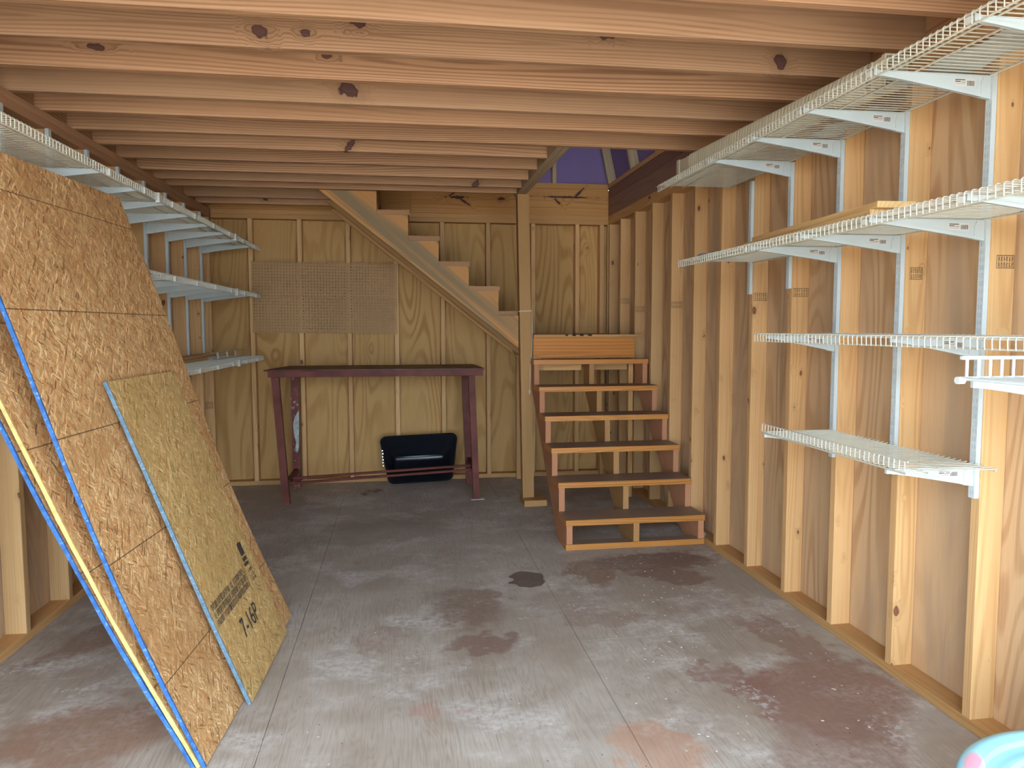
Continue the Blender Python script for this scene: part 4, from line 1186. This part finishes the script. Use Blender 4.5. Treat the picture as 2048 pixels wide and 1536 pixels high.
# =================================================================== BLUE TUB
tbm = Matrix.Translation((1.500, 1.216, 0.0))
tu = tag(empty('plastic_tub', (0, 0, 0), 0, tbm), 'round light blue plastic tub with pink paint marks in the near right corner', 'tub')
def lathe(prof, n=56):
    mb = MB(); vs = []; fs = []
    for (r, z) in prof:
        for k in range(n):
            a = 2 * math.pi * k / n
            vs.append((math.cos(a) * r, math.sin(a) * r, z))
    m = len(prof)
    for i in range(m - 1):
        for k in range(n):
            fs.append((i * n + k, i * n + (k + 1) % n, (i + 1) * n + (k + 1) % n, (i + 1) * n + k))
    mb.add(vs, fs)
    return mb
obj('tub_body', lathe([(0.001, 0.0), (0.285, 0.0), (0.30, 0.02), (0.327, 0.325), (0.32, 0.325), (0.29, 0.02), (0.001, 0.012)]), M['tub'], tu, tbm, True)
obj('tub_lid', lathe([(0.329, 0.318), (0.350, 0.318), (0.353, 0.330), (0.350, 0.350), (0.343, 0.358), (0.325, 0.361), (0.305, 0.356), (0.298, 0.346), (0.285, 0.343), (0.272, 0.348), (0.258, 0.347), (0.250, 0.338), (0.001, 0.334), (0.001, 0.329), (0.245, 0.331), (0.329, 0.331)]), M['tub'], tu, tbm, True)

# =================================================================== GRADE STAMPS ON STUDS
def stamp_mesh(w, h, seed, bold=1.0):
    rnd = random.Random(seed)
    mb = MB()
    t_ = 0.0022 * bold
    def q(u0, u1, v0, v1): mb.box(u0, u1, -0.0006, -0.0002, v0, v1)
    q(0, w, 0, t_); q(0, w, h - t_, h); q(0, t_ * .8, 0, h); q(w - t_ * .8, w, 0, h)
    for c in range(6):
        x = w * (0.10 + c * 0.15)
        for (v0, v1) in ((0.10, 0.46), (0.54, 0.90)):
            a = v0
            while a < v1:
                dv = rnd.uniform(0.05, 0.09)
                q(x, x + w * rnd.uniform(0.05, 0.10), h * a, h * min(a + dv * 0.6, v1))
                if rnd.random() < 0.6: q(x, x + t_ * 0.8, h * a, h * min(a + dv * 1.3, v1))
                a += dv
    return mb
sd = {k: (y, o) for k, y, o in RSTUD}
for k, z, h, off, w, sd_ in ((5, 1.545, 0.042, 0.020, 0.064, 1), (4, 1.535, 0.046, 0.018, 0.052, 2), (2, 1.505, 0.042, 0.004, 0.080, 3), (1, 1.500, 0.042, 0.006, 0.076, 4), (-2, 1.495, 0.045, 0.004, 0.078, 5), (-4, 1.485, 0.045, 0.006, 0.074, 6), (-5, 1.565, 0.045, 0.006, 0.074, 7)):
    y, o = sd[k]
    obj('grade_stamp', stamp_mesh(w, h, sd_), M['stamp'], o, Matrix.Translation((XR + off, y, z)))
obj('grade_stamp', stamp_mesh(0.076, 0.06, 11), M['stamp'], corner_stud, ML @ Matrix.Translation((-0.084, YB - 0.045 - LY0, 0.68)))

# =================================================================== FLOOR DEBRIS
rnd = random.Random(21)
mb = MB()
for i in range(230):
    if rnd.random() < 0.6:
        x, y = rnd.uniform(0.9, 1.8), rnd.uniform(2.1, 4.25)
    else:
        x, y = rnd.uniform(-1.4, 1.0), rnd.uniform(2.1, 5.2)
    if -0.95 < x < -0.45 and 2.2 < y < 3.7: continue
    a = rnd.uniform(0, math.pi)
    l, w = rnd.uniform(0.0015, 0.006), rnd.uniform(0.001, 0.003)
    m_ = Matrix.Translation((x, y, 0.0004)) @ Matrix.Rotation(a, 4, 'Z')
    mb.box(-l, l, -w, w, 0, 0.001, 0, m_)
tag(obj('wood_chips', mb, M['chip']), 'tiny pale wood chips and sawdust scattered over the floor', 'debris', kind='stuff')
